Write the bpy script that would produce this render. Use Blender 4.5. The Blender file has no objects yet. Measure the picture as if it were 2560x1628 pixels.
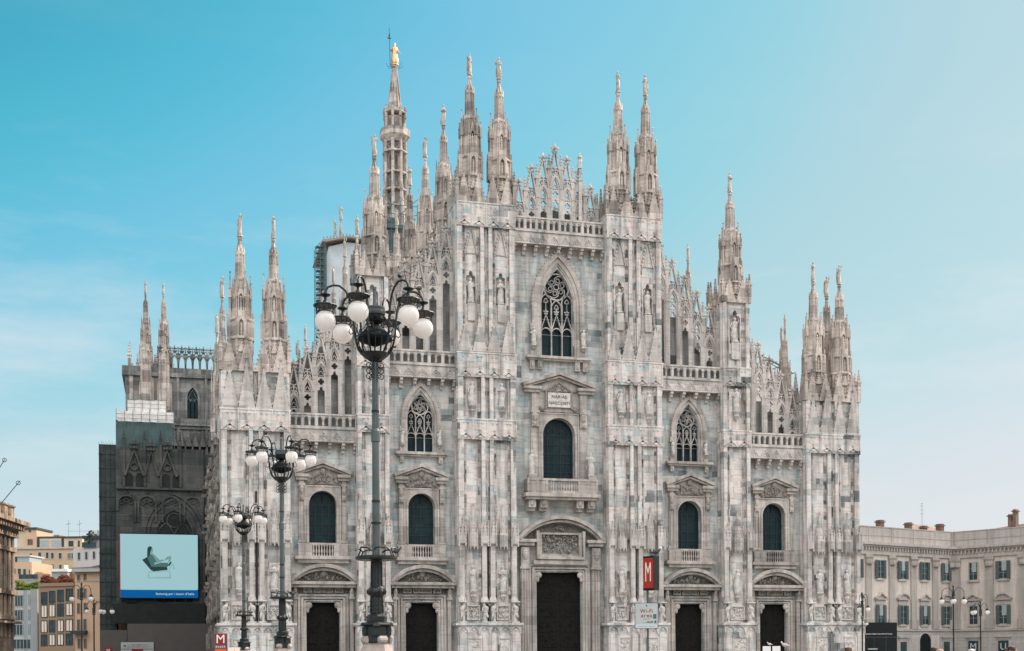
import bpy, math, random
from mathutils import Vector, Matrix
from mathutils.geometry import tessellate_polygon
R = math.radians
rnd = random.Random(7)
scene = bpy.context.scene
col = scene.collection

# ------------------------------------------------------------------ camera
CAM = Vector((-38.73, -123.11, 1.7)); YAW = R(15.2588); ROLL = R(-0.3921); FOC = 3101.9; SHY = 817.03
RT = Vector((math.cos(YAW), -math.sin(YAW), 0)); FW = Vector((math.sin(YAW), math.cos(YAW), 0)); UP = Vector((0, 0, 1))
cr, sr = math.cos(ROLL), math.sin(ROLL)
ax = RT*cr + UP*sr; ay = RT*(-sr) + UP*cr
cd = bpy.data.cameras.new('camera'); cam = bpy.data.objects.new('camera', cd); col.objects.link(cam)
cam.matrix_world = Matrix(((ax.x, ay.x, -FW.x, CAM.x), (ax.y, ay.y, -FW.y, CAM.y), (ax.z, ay.z, -FW.z, CAM.z), (0, 0, 0, 1)))
cd.sensor_width = 36; cd.sensor_fit = 'HORIZONTAL'; cd.lens = FOC/2560*36; cd.shift_y = SHY/2560; cd.clip_start = .5; cd.clip_end = 6000
scene.camera = cam
def ray(px, py):
    x = px-1280; y = py-814-SHY
    x, y = cr*x+sr*y, -sr*x+cr*y
    return RT*(x/FOC) + FW - UP*(y/FOC)
def at(px, py, d): return CAM + ray(px, py)*d              # point seen at that pixel, d metres ahead
def atY(px, py, Y):
    r = ray(px, py); return CAM + r*((Y-CAM.y)/r.y)

# ------------------------------------------------------------------ light
SUN_EL = R(40); SUN_AZ = R(72)                              # azimuth from +Y towards +X
sd = Vector((math.sin(SUN_AZ)*math.cos(SUN_EL), math.cos(SUN_AZ)*math.cos(SUN_EL), math.sin(SUN_EL)))
L = bpy.data.lights.new('sun', 'SUN'); L.energy = 4.8; L.angle = R(.5); L.color = (1, .88, .74)
lo = bpy.data.objects.new('sun', L); col.objects.link(lo); lo.rotation_euler = sd.to_track_quat('Z', 'Y').to_euler()
scene.view_settings.view_transform = 'Standard'; scene.view_settings.look = 'None'
scene.view_settings.exposure = 0.75; scene.view_settings.gamma = 1
w = bpy.data.worlds.new('World'); scene.world = w; w.use_nodes = True
nt = w.node_tree; nt.nodes.clear()
def N(nt, t, **k):
    n = nt.nodes.new(t)
    for a, b in k.items(): setattr(n, a, b)
    return n
sky = N(nt, 'ShaderNodeTexSky', sky_type='NISHITA', sun_disc=False); sky.sun_elevation = SUN_EL; sky.sun_rotation = SUN_AZ
sky.air_density = 1.0; sky.dust_density = 1.2; sky.ozone_density = 1.0; sky.altitude = 100
EXPO = .35; UNIT = .12                                      # sky radiance is written in display units, scaled back by strength and exposure
bg = N(nt, 'ShaderNodeBackground'); bg.inputs[1].default_value = UNIT*2**-EXPO
wo = N(nt, 'ShaderNodeOutputWorld')
pre = N(nt, 'ShaderNodeMix', data_type='RGBA', blend_type='MULTIPLY'); pre.inputs[0].default_value = 1; pre.inputs[7].default_value = (.1, .1, .1, 1)
nt.links.new(sky.outputs[0], pre.inputs[6])
cv = N(nt, 'ShaderNodeRGBCurve'); nt.links.new(pre.outputs[2], cv.inputs[1])
for ch, pts in ((0, [(.0, .0), (.155, .068), (.175, .098), (.205, .185), (.281, .31), (.339, .435), (.435, .51), (.63, .71), (1, .82)]),
                (1, [(0, 0), (.235, .42), (.258, .485), (.303, .565), (.373, .645), (.46, .685), (.55, .725), (.75, .775), (1, .84)]),
                (2, [(0, 0), (.383, .59), (.43, .70), (.47, .765), (.55, .765), (.66, .765), (.82, .82), (1, .88)])):
    c = cv.mapping.curves[ch]; c.points[0].location = pts[0]; c.points[1].location = pts[-1]
    for p in pts[1:-1]: c.points.new(*p)
cv.mapping.update()
tc = N(nt, 'ShaderNodeTexCoord'); mp = N(nt, 'ShaderNodeMapping'); mp.inputs['Scale'].default_value = (2.6, 2.6, 11)
cn = N(nt, 'ShaderNodeTexNoise'); cn.inputs['Scale'].default_value = 1.7; cn.inputs['Detail'].default_value = 8; cn.inputs['Roughness'].default_value = .58
rp = N(nt, 'ShaderNodeValToRGB'); rp.color_ramp.elements[0].position = .5; rp.color_ramp.elements[1].position = .9
rp.color_ramp.elements[0].color = (0, 0, 0, 1); rp.color_ramp.elements[1].color = (.85, .85, .85, 1)
cm = N(nt, 'ShaderNodeMix', data_type='RGBA'); cm.inputs[7].default_value = (.80, .83, .87, 1)
nt.links.new(tc.outputs['Generated'], mp.inputs[0]); nt.links.new(mp.outputs[0], cn.inputs[0]); nt.links.new(cn.outputs[0], rp.inputs[0])
sp = N(nt, 'ShaderNodeSeparateXYZ'); nt.links.new(tc.outputs['Generated'], sp.inputs[0])
hz_ = N(nt, 'ShaderNodeMapRange', interpolation_type='SMOOTHSTEP'); hz_.inputs['From Min'].default_value = .30; hz_.inputs['From Max'].default_value = .02; hz_.inputs['To Max'].default_value = .62; nt.links.new(sp.outputs[2], hz_.inputs['Value'])
hm = N(nt, 'ShaderNodeMix', data_type='RGBA'); hm.inputs[7].default_value = (.76, .79, .825, 1); nt.links.new(hz_.outputs[0], hm.inputs[0]); nt.links.new(cv.outputs[0], hm.inputs[6])
el_ = N(nt, 'ShaderNodeMapRange', interpolation_type='SMOOTHSTEP'); el_.inputs['From Min'].default_value = .42; el_.inputs['From Max'].default_value = .2; el_.inputs['To Min'].default_value = .06; nt.links.new(sp.outputs[2], el_.inputs['Value'])
ml = N(nt, 'ShaderNodeMath', operation='MULTIPLY'); nt.links.new(rp.outputs[0], ml.inputs[0]); nt.links.new(el_.outputs[0], ml.inputs[1])
nt.links.new(ml.outputs[0], cm.inputs[0]); nt.links.new(hm.outputs[2], cm.inputs[6])
# bright cloud bank added in the unseen western sky to fill the shaded facade
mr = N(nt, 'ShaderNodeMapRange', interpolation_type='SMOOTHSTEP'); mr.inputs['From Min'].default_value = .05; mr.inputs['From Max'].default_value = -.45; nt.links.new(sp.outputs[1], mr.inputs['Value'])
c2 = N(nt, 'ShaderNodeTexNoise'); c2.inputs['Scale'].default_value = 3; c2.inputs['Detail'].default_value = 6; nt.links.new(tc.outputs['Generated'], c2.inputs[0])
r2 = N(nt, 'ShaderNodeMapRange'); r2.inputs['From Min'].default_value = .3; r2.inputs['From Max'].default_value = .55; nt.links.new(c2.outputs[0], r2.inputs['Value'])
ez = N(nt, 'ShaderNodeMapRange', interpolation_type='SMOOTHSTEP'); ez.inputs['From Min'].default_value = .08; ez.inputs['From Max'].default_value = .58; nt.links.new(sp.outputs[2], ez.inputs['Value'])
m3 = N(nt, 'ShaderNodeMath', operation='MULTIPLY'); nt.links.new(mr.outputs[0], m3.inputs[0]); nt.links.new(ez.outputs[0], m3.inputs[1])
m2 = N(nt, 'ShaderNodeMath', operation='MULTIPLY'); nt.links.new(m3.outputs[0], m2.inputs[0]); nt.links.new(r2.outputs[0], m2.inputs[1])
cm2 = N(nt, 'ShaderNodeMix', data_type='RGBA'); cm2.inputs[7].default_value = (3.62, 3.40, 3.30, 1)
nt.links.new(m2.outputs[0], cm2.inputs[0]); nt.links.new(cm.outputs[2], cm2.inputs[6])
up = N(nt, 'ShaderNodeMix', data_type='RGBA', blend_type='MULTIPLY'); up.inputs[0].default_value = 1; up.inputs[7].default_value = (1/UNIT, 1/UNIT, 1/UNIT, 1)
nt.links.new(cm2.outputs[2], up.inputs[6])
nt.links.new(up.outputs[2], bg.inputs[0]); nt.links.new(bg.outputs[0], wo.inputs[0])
scene.view_settings.exposure = EXPO

# ------------------------------------------------------------------ materials
def mat(name):
    m = bpy.data.materials.new(name); m.use_nodes = True
    return m, m.node_tree, m.node_tree.nodes['Principled BSDF']
def ramp(t, stops, interp='LINEAR'):
    r = N(t, 'ShaderNodeValToRGB'); e = r.color_ramp.elements; r.color_ramp.interpolation = interp
    while len(e) > 1: e.remove(e[0])
    e[0].position = stops[0][0]; e[0].color = (*stops[0][1], 1)
    for p, c in stops[1:]:
        x = e.new(p); x.color = (*c, 1)
    return r
def mth(t, op, a, b=None, c=None):
    n = N(t, 'ShaderNodeMath', operation=op)
    for i, v in enumerate((a, b, c)):
        if v is None: continue
        if isinstance(v, (int, float)): n.inputs[i].default_value = v
        else: t.links.new(v, n.inputs[i])
    return n.outputs[0]
def noise(t, vec, scale, detail=4, rough=.55, stretch=None):
    if stretch:
        mp = N(t, 'ShaderNodeMapping'); mp.inputs['Scale'].default_value = stretch
        t.links.new(vec, mp.inputs[0]); vec = mp.outputs[0]
    n = N(t, 'ShaderNodeTexNoise'); n.inputs['Scale'].default_value = scale; n.inputs['Detail'].default_value = detail
    n.inputs['Roughness'].default_value = rough
    t.links.new(vec, n.inputs[0]); return n.outputs[0]
def mixc(t, mode, fac, a, b):
    n = N(t, 'ShaderNodeMix', data_type='RGBA', blend_type=mode)
    for i, v in ((0, fac), (6, a), (7, b)):
        if isinstance(v, (int, float)): n.inputs[i].default_value = v
        elif isinstance(v, tuple): n.inputs[i].default_value = (*v, 1)
        else: t.links.new(v, n.inputs[i])
    return n.outputs[2]
def plain(name, c, rough=.6, metal=0, var=.15, scale=3, bump=0, spec=.4):
    m, t, b = mat(name); b.inputs['Specular IOR Level'].default_value = spec
    g = N(t, 'ShaderNodeNewGeometry')
    n = noise(t, g.outputs['Position'], scale, 5)
    r = ramp(t, [(.25, tuple(x*(1-var) for x in c)), (.75, tuple(min(1, x*(1+var)) for x in c))])
    t.links.new(n, r.inputs[0]); t.links.new(r.outputs[0], b.inputs['Base Color'])
    b.inputs['Roughness'].default_value = rough; b.inputs['Metallic'].default_value = metal
    if bump:
        bp = N(t, 'ShaderNodeBump'); bp.inputs['Strength'].default_value = bump; bp.inputs['Distance'].default_value = .05
        t.links.new(noise(t, g.outputs['Position'], scale*6, 5), bp.inputs['Height']); t.links.new(bp.outputs[0], b.inputs['Normal'])
    return m
MARBLE = [(0, (.20, .21, .21)), (.05, (.33, .345, .345)), (.16, (.47, .475, .46)), (.3, (.60, .575, .55)), (.48, (.75, .66, .615)),
          (.66, (.68, .66, .635)), (.8, (.78, .73, .70)), (.91, (.60, .645, .65)), (1, (.48, .535, .54))]
def masonry(name, cols, course, bw, joint=.42, streak=.45, seed=0, vein=.5, rough=.62, carve=0):
    m, t, b = mat(name)
    g = N(t, 'ShaderNodeNewGeometry'); P = g.outputs['Position']
    sx = N(t, 'ShaderNodeSeparateXYZ'); t.links.new(P, sx.inputs[0])
    s = mth(t, 'ADD', sx.outputs[0], mth(t, 'MULTIPLY', sx.outputs[1], .93))
    zz = mth(t, 'DIVIDE', sx.outputs[2], course); row = mth(t, 'FLOOR', zz)
    wn = N(t, 'ShaderNodeTexWhiteNoise', noise_dimensions='1D'); t.links.new(mth(t, 'ADD', row, seed+.37), wn.inputs['W'])
    u = mth(t, 'ADD', mth(t, 'DIVIDE', s, mth(t, 'MULTIPLY_ADD', wn.outputs[0], bw*.7, bw*.65)), mth(t, 'MULTIPLY', wn.outputs[0], 37.3))
    cc = mth(t, 'FLOOR', u)
    cv = N(t, 'ShaderNodeCombineXYZ'); t.links.new(row, cv.inputs[0]); t.links.new(cc, cv.inputs[1]); cv.inputs[2].default_value = seed
    wb = N(t, 'ShaderNodeTexWhiteNoise', noise_dimensions='3D'); t.links.new(cv.outputs[0], wb.inputs[0])
    row2 = mth(t, 'FLOOR', mth(t, 'DIVIDE', sx.outputs[2], course*2.0)); w2 = N(t, 'ShaderNodeTexWhiteNoise', noise_dimensions='1D'); t.links.new(mth(t, 'ADD', row2, seed+5.1), w2.inputs['W'])
    c2 = mth(t, 'FLOOR', mth(t, 'ADD', mth(t, 'DIVIDE', s, mth(t, 'MULTIPLY_ADD', w2.outputs[0], bw*1.6, bw*1.1)), mth(t, 'MULTIPLY', w2.outputs[0], 51.7)))
    cw2 = N(t, 'ShaderNodeCombineXYZ'); t.links.new(row2, cw2.inputs[0]); t.links.new(c2, cw2.inputs[1]); cw2.inputs[2].default_value = seed+3
    wc = N(t, 'ShaderNodeTexWhiteNoise', noise_dimensions='3D'); t.links.new(cw2.outputs[0], wc.inputs[0])
    big = noise(t, P, .22, 3)
    bv = mth(t, 'MULTIPLY_ADD', mth(t, 'SUBTRACT', big, .5), .9, mth(t, 'ADD', mth(t, 'MULTIPLY_ADD', wb.outputs[0], .5, -.08), mth(t, 'MULTIPLY', wc.outputs[0], .66)))
    r = ramp(t, cols); t.links.new(bv, r.inputs[0])
    vn = noise(t, P, 1.6, 7, .65, (.6, .6, 2.6))
    rv = ramp(t, [(.35, (1-vein*.42,)*3), (.52, (1, 1, 1)), (.7, (1-vein*.2, 1-vein*.22, 1-vein*.24))]); t.links.new(vn, rv.inputs[0])
    c = mixc(t, 'MULTIPLY', 1.0, r.outputs[0], rv.outputs[0])
    sn = noise(t, P, 1.0, 6, .6, (1.5, 1.5, .16))
    rs = ramp(t, [(.32, (1-streak, 1-streak, 1-streak*.98)), (.55, (1, 1, 1))]); t.links.new(sn, rs.inputs[0])
    c = mixc(t, 'MULTIPLY', .8, c, rs.outputs[0])
    fz = mth(t, 'FRACT', zz); fu = mth(t, 'FRACT', u)
    jl = mth(t, 'MAXIMUM', mth(t, 'LESS_THAN', fz, .035/course*.6), mth(t, 'LESS_THAN', fu, .025/bw*.6))
    c = mixc(t, 'MULTIPLY', mth(t, 'MULTIPLY', jl, joint), c, (.35, .33, .31))
    t.links.new(c, b.inputs['Base Color']); b.inputs['Roughness'].default_value = rough; b.inputs['Specular IOR Level'].default_value = .3
    h = mth(t, 'SUBTRACT', mth(t, 'MULTIPLY_ADD', vn, .5, mth(t, 'MULTIPLY', wb.outputs[0], .12)), mth(t, 'MULTIPLY', jl, .5))
    if carve:
        vo = N(t, 'ShaderNodeTexVoronoi'); vo.inputs['Scale'].default_value = 4.2; t.links.new(P, vo.inputs[0])
        h = mth(t, 'MULTIPLY_ADD', vo.outputs[0], carve, h)
    bp = N(t, 'ShaderNodeBump'); bp.inputs['Strength'].default_value = .5; bp.inputs['Distance'].default_value = .06
    t.links.new(h, bp.inputs['Height']); t.links.new(bp.outputs[0], b.inputs['Normal'])
    return m
M = {}
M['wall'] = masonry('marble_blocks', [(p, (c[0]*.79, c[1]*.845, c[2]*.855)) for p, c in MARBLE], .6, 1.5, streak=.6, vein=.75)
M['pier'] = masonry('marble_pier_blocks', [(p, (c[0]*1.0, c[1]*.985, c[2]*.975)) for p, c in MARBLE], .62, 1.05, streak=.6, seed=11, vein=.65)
M['colonette'] = masonry('banded_colonette_marble', [(0, (.13, .115, .105)), (.25, (.30, .28, .26)), (.45, (.52, .47, .435)), (.7, (.66, .61, .575)), (1, (.72, .68, .65))], .42, .5, joint=.5, streak=.6, seed=17, vein=.8)
CARV = [(0, (.36, .345, .33)), (.25, (.50, .465, .435)), (.6, (.60, .545, .505)), (1, (.66, .61, .575))]
M['carved'] = masonry('carved_marble', CARV, .75, 1.3, joint=.25, streak=.55, seed=5, carve=.5)
M['spire'] = masonry('weathered_spire_marble', [(0, (.26, .225, .20)), (.3, (.46, .40, .355)), (.65, (.63, .54, .48)), (1, (.73, .645, .585))], .9, .9, joint=.4, streak=.75, seed=9, vein=.8)
M['trim'] = masonry('dressed_stone_trim', [(0, (.33, .30, .27)), (.5, (.48, .43, .39)), (1, (.60, .55, .505))], .9, 1.7, joint=.4, streak=.55, seed=3, vein=.6)
M['statue'] = plain('statue_marble', (.56, .525, .49), .6, var=.35, scale=3.5, bump=.6)
M['spirestatue'] = plain('weathered_statue_marble', (.46, .40, .35), .65, var=.35, scale=2.5, bump=.6)
M['relief'] = plain('relief_stone', (.25, .22, .195), .7, var=.45, scale=3, bump=.8)
M['tympanum'] = plain('dark_brown_tympanum', (.13, .115, .10), .8, var=.4, scale=2, bump=.6)  # dark brown stone under the portal hoods
M['flank'] = masonry('soot_stained_marble', [(0, (.12, .10, .09)), (.4, (.25, .215, .185)), (.8, (.36, .31, .27)), (1, (.46, .40, .35))], .6, .9, streak=.8, seed=21, vein=.9, carve=.8)
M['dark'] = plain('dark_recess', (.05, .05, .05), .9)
M['bronze'] = plain('dark_bronze_door', (.014, .013, .012), .8, .0, .4, 6, .5, .08)
m, t, b = mat('leaded_glass'); b.inputs['Base Color'].default_value = (.006, .02, .024, 1); b.inputs['Roughness'].default_value = .3; b.inputs['Specular IOR Level'].default_value = .18
g = N(t, 'ShaderNodeNewGeometry'); bp = N(t, 'ShaderNodeBump'); bp.inputs['Strength'].default_value = .25
t.links.new(noise(t, g.outputs['Position'], 1.5, 3), bp.inputs['Height']); t.links.new(bp.outputs[0], b.inputs['Normal']); M['glass'] = m
rg = ramp(t, [(.3, (.003, .011, .014)), (.55, (.009, .026, .031)), (.75, (.022, .05, .055))]); t.links.new(noise(t, g.outputs['Position'], .9, 6, .7), rg.inputs[0]); t.links.new(rg.outputs[0], b.inputs['Base Color'])  # colour noise stands in for uneven reflections in the panes
M['lead'] = plain('lead_bars', (.02, .025, .027), .6)
M['gold'] = plain('gilded_copper', (.74, .47, .26), .55, .9, .15)
M['iron'] = plain('dark_green_cast_iron', (.022, .026, .026), .38, .35, .4, 7, .25)
M['polegrey'] = plain('grey_painted_steel', (.085, .10, .10), .42, .3, .25, 3, .1)
m, t, b = mat('opal_glass_globe'); b.inputs['Base Color'].default_value = (.86, .84, .83, 1); b.inputs['Roughness'].default_value = .28
tr = N(t, 'ShaderNodeBsdfTranslucent'); tr.inputs[0].default_value = (.95, .90, .88, 1); mx = N(t, 'ShaderNodeMixShader'); mx.inputs[0].default_value = .5
t.links.new(b.outputs[0], mx.inputs[1]); t.links.new(tr.outputs[0], mx.inputs[2]); t.links.new(mx.outputs[0], t.nodes['Material Output'].inputs[0]); M['globe'] = m
M['pedestal'] = plain('pink_granite_pedestal', (.36, .30, .27), .6, 0, .3, 5, .3)
M['red'] = plain('red_sign_panel', (.34, .018, .011), .45, 0, .08)
M['darkred'] = plain('dark_red_sign', (.25, .01, .015), .45, 0, .08)
M['orange'] = plain('orange_red_sign', (.75, .08, .03), .45, 0, .08)
M['white'] = plain('white_paint', (.75, .73, .71), .5, 0, .05)
M['cream'] = plain('cream_lettering_and_glare', (.85, .72, .6), .5, 0, .05)
M['black'] = plain('black_panel', (.010, .013, .015), .6, 0, .3, spec=.15)
M['signgrey'] = plain('pale_grey_sign_sheet', (.42, .45, .44), .45, 0, .06)
M['ink'] = plain('engraved_black_letters', (.03, .03, .03), .7)
M['net'] = masonry('dark_scaffold_netting', [(0, (.05, .055, .054)), (.5, (.085, .09, .087)), (1, (.125, .126, .118))], .9, 1.6, joint=.3, streak=.3, seed=31, rough=.95)
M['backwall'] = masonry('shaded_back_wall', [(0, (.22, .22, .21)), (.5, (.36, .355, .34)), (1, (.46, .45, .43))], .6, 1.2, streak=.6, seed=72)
M['greywall'] = masonry('dirty_grey_wall', [(0, (.10, .105, .10)), (.5, (.20, .20, .19)), (1, (.31, .30, .285))], .7, 1.2, streak=.6, seed=71)  # dirty grey masonry, darker than the facade marble
M['netgreen'] = plain('teal_scaffold_netting', (.075, .12, .125), .9, 0, .2, 1.2)
M['netside'] = plain('hazy_dark_netting', (.05, .062, .062), .95, 0, .35, .8, .3, .1)
M['netdark'] = plain('black_scaffold_cloth', (.018, .02, .02), .9, 0, .3, 1)
M['tarp'] = plain('white_tarpaulin', (.8, .76, .73), .6, 0, .1, .6, .5)
M['tarpblue'] = plain('grey_white_sheeting', (.50, .55, .58), .65, 0, .15, .5, .3)
M['hoard'] = plain('brown_grey_hoarding', (.10, .092, .085), .8, 0, .1, .8)
M['steel'] = plain('scaffold_tube_steel', (.10, .15, .16), .5, .4, .2)
M['wood'] = plain('weathered_wood', (.36, .29, .24), .8, 0, .3, 6)
M['roof'] = plain('dark_marble_roof', (.17, .165, .155), .7, 0, .2, 1)  # roof kept dark behind the gable openings
M['tile'] = masonry('terracotta_tiles', [(0, (.17, .085, .06)), (.5, (.24, .13, .095)), (1, (.32, .19, .14))], .35, .5, seed=41, joint=.4)
M['plaza'] = masonry('paving', [(0, (.26, .24, .22)), (1, (.36, .335, .31))], 1, .8, seed=2)

# ------------------------------------------------------------------ mesh helper
class MB:
    def __init__(s): s.v = []; s.f = []; s.M = None
    def add(s, vs, fs):
        o = len(s.v)
        if s.M is not None: vs = [s.M @ Vector(p) for p in vs]
        s.v.extend(tuple(p) for p in vs); s.f.extend(tuple(i+o for i in f) for f in fs)
    def box(s, x0, x1, y0, y1, z0, z1):
        s.add([(x0, y0, z0), (x1, y0, z0), (x1, y1, z0), (x0, y1, z0), (x0, y0, z1), (x1, y0, z1), (x1, y1, z1), (x0, y1, z1)],
              [(0, 3, 2, 1), (4, 5, 6, 7), (0, 1, 5, 4), (1, 2, 6, 5), (2, 3, 7, 6), (3, 0, 4, 7)])
    def prism(s, pts, y0, y1):                              # closed XZ outline pushed through y
        n = len(pts)
        s.add([(x, y0, z) for x, z in pts]+[(x, y1, z) for x, z in pts],
              [tuple(range(n)), tuple(range(2*n-1, n-1, -1))]+[(i, i+n, (i+1) % n+n, (i+1) % n) for i in range(n)])
    def plate(s, outer, holes, y0, y1):                     # XZ plate with real openings
        loops = [outer]+holes; fl = [p for l in loops for p in l]; n = len(fl)
        tri = tessellate_polygon([[Vector((x, z, 0)) for x, z in l] for l in loops])
        fs = [tuple(t) for t in tri]+[tuple(i+n for i in t[::-1]) for t in tri]; o = 0
        for l in loops:
            k = len(l); fs += [(o+i, o+(i+1) % k, o+(i+1) % k+n, o+i+n) for i in range(k)]; o += k
        s.add([(x, y0, z) for x, z in fl]+[(x, y1, z) for x, z in fl], fs)
    def bar(s, pts, wd, y0, y1, closed=False):              # band of width wd along an XZ polyline
        n = len(pts); a = []; b = []
        for i in range(n):
            p = pts[i]; q0 = pts[i-1] if (i or closed) else p; q1 = pts[(i+1) % n] if (i < n-1 or closed) else p
            dx, dz = q1[0]-q0[0], q1[1]-q0[1]; l = math.hypot(dx, dz) or 1
            nx, nz = -dz/l*wd/2, dx/l*wd/2
            a.append((p[0]+nx, p[1]+nz)); b.append((p[0]-nx, p[1]-nz))
        vs = [(x, y0, z) for x, z in a]+[(x, y0, z) for x, z in b]+[(x, y1, z) for x, z in a]+[(x, y1, z) for x, z in b]
        fs = []
        for i in range(n if closed else n-1):
            j = (i+1) % n
            fs += [(i, j, n+j, n+i), (2*n+i, 3*n+i, 3*n+j, 2*n+j), (i, 2*n+i, 2*n+j, j), (n+i, n+j, 3*n+j, 3*n+i)]
        if not closed: fs += [(0, n, 3*n, 2*n), (n-1, 3*n-1, 4*n-1, 2*n-1)]
        s.add(vs, fs)
    def lathe(s, cx, cy, prof, n=8, ph=0, sq=1):
        vs = []
        for r, z in prof:
            for k in range(n):
                a = ph+2*math.pi*k/n; vs.append((cx+r*math.cos(a), cy+r*sq*math.sin(a), z))
        fs = [(i*n+k, i*n+(k+1) % n, (i+1)*n+(k+1) % n, (i+1)*n+k) for i in range(len(prof)-1) for k in range(n)]
        fs += [tuple(range(n-1, -1, -1)), tuple((len(prof)-1)*n+k for k in range(n))]
        s.add(vs, fs)
    def tube(s, pts, r, n=6, taper=None):
        P = [Vector(p) for p in pts]; vs = []; m_ = len(P)
        for i in range(m_):
            d = (P[min(i+1, m_-1)]-P[max(i-1, 0)]).normalized()
            u = d.cross(Vector((0, 0, 1)))
            if u.length < .05: u = d.cross(Vector((1, 0, 0)))
            u.normalize(); q = d.cross(u); rr = r if taper is None else r+(taper-r)*i/(m_-1)
            for k in range(n):
                a = 2*math.pi*k/n; vs.append(P[i]+u*(rr*math.cos(a))+q*(rr*math.sin(a)))
        fs = [(i*n+k, i*n+(k+1) % n, (i+1)*n+(k+1) % n, (i+1)*n+k) for i in range(m_-1) for k in range(n)]
        fs += [tuple(range(n-1, -1, -1)), tuple((m_-1)*n+k for k in range(n))]
        s.add(vs, fs)
    def ball(s, c, rx, ry, rz, n=7, m_=5):
        vs = [(c[0], c[1], c[2]-rz)]
        for i in range(1, m_):
            t_ = math.pi*i/m_
            for k in range(n):
                a = 2*math.pi*k/n; vs.append((c[0]+rx*math.sin(t_)*math.cos(a), c[1]+ry*math.sin(t_)*math.sin(a), c[2]-rz*math.cos(t_)))
        vs.append((c[0], c[1], c[2]+rz)); e = len(vs)-1
        fs = [(0, 1+(k+1) % n, 1+k) for k in range(n)]
        for i in range(m_-2):
            o = 1+i*n; fs += [(o+k, o+(k+1) % n, o+n+(k+1) % n, o+n+k) for k in range(n)]
        o = 1+(m_-2)*n; fs += [(o+k, o+(k+1) % n, e) for k in range(n)]
        s.add(vs, fs)
    def mesh(s, name, smooth=False):
        me = bpy.data.meshes.new(name); me.from_pydata(s.v, [], s.f); me.update()
        if smooth: me.polygons.foreach_set('use_smooth', [True]*len(me.polygons))
        return me
    def build(s, name, m, parent=None, smooth=False):
        me = s.mesh(name, smooth); me.materials.append(m)
        return link(name, me, parent)
def link(name, me, parent=None):
    o = bpy.data.objects.new(name, me); col.objects.link(o)
    if parent is not None: o.parent = parent
    return o
def tag(o, label=None, cat=None, group=None, kind=None):
    for k, v in (('label', label), ('category', cat), ('group', group), ('kind', kind)):
        if v: o[k] = v
    return o
def empty(name, loc=(0, 0, 0), rz=0, parent=None):
    o = bpy.data.objects.new(name, None); col.objects.link(o); o.location = loc; o.rotation_euler = (0, 0, rz)
    if parent is not None: o.parent = parent
    return o
def kids(o): return [c for c in list(bpy.data.objects) if c.parent == o]
def copy_tree(o, parent=None):
    c = o.copy(); col.objects.link(c)
    if parent is not None: c.parent = parent
    for ch in kids(o): copy_tree(ch, c)
    return c
def text(s, size, name, m, parent, loc, rot=(R(90), 0, 0), ext=.012, align='CENTER', bold=0):
    cu = bpy.data.curves.new(name, 'FONT'); cu.body = s; cu.size = size; cu.extrude = ext; cu.align_x = align; cu.align_y = 'CENTER'; cu.offset = bold; cu.space_character = 1.08
    cu.resolution_u = 3; cu.materials.append(m)
    tmp = bpy.data.objects.new(name, cu); col.objects.link(tmp); bpy.context.view_layer.update()
    me = bpy.data.meshes.new_from_object(tmp.evaluated_get(bpy.context.evaluated_depsgraph_get())); bpy.data.objects.remove(tmp)
    me.materials.clear(); me.materials.append(m)
    o = link(name, me, parent); o.location = loc; o.rotation_euler = rot
    return o
def garch(cx, wd, zs, za, n=8):                             # pointed arch, left foot to right foot
    h = za-zs; r = (h*h+wd*wd/4)/wd; c = cx-wd/2+r; a1 = math.atan2(h, cx-c)
    l = [(c+r*math.cos(math.pi+(a1-math.pi)*i/n), zs+r*math.sin(math.pi+(a1-math.pi)*i/n)) for i in range(n+1)]
    return l+[(2*cx-x, z) for x, z in l[-2::-1]]
def rarch(cx, wd, zs, n=14, rise=None):                     # round (or segmental) arch, left to right
    if rise is None: return [(cx-wd/2*math.cos(math.pi*i/n), zs+wd/2*math.sin(math.pi*i/n)) for i in range(n+1)]
    r = (rise*rise+wd*wd/4)/(2*rise); a = math.asin(min(1, wd/2/r))
    return [(cx+r*math.sin(-a+2*a*i/n), zs+rise-r+r*math.cos(-a+2*a*i/n)) for i in range(n+1)]
def circ(cx, cz, r, n=12, ph=0): return [(cx+r*math.cos(ph+2*math.pi*i/n), cz+r*math.sin(ph+2*math.pi*i/n)) for i in range(n)]
def foil(cx, cz, r, lobes=4, ph=0, n=5):                    # quatrefoil / trefoil outline
    pts = []
    for k in range(lobes):
        a = ph+2*math.pi*k/lobes; ox, oz = cx+r*.52*math.cos(a), cz+r*.52*math.sin(a)
        sp = math.pi*.62
        for i in range(n+1):
            b_ = a-sp+2*sp*i/n; pts.append((ox+r*.48*math.cos(b_), oz+r*.48*math.sin(b_)))
    return pts
def trefoil_head(cx, wd, zb, zt):                           # tall opening with a three-lobed head
    h = wd/2; zs = zt-wd*.85
    return [(cx-h, zb), (cx+h, zb), (cx+h, zs), (cx+h*.98, zs+wd*.2), (cx+h*.75, zs+wd*.36), (cx+h*.42, zs+wd*.38), (cx+h*.4, zs+wd*.62), (cx+h*.18, zt-wd*.05),
            (cx, zt), (cx-h*.18, zt-wd*.05), (cx-h*.4, zs+wd*.62), (cx-h*.42, zs+wd*.38), (cx-h*.75, zs+wd*.36), (cx-h*.98, zs+wd*.2), (cx-h, zs)]
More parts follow.
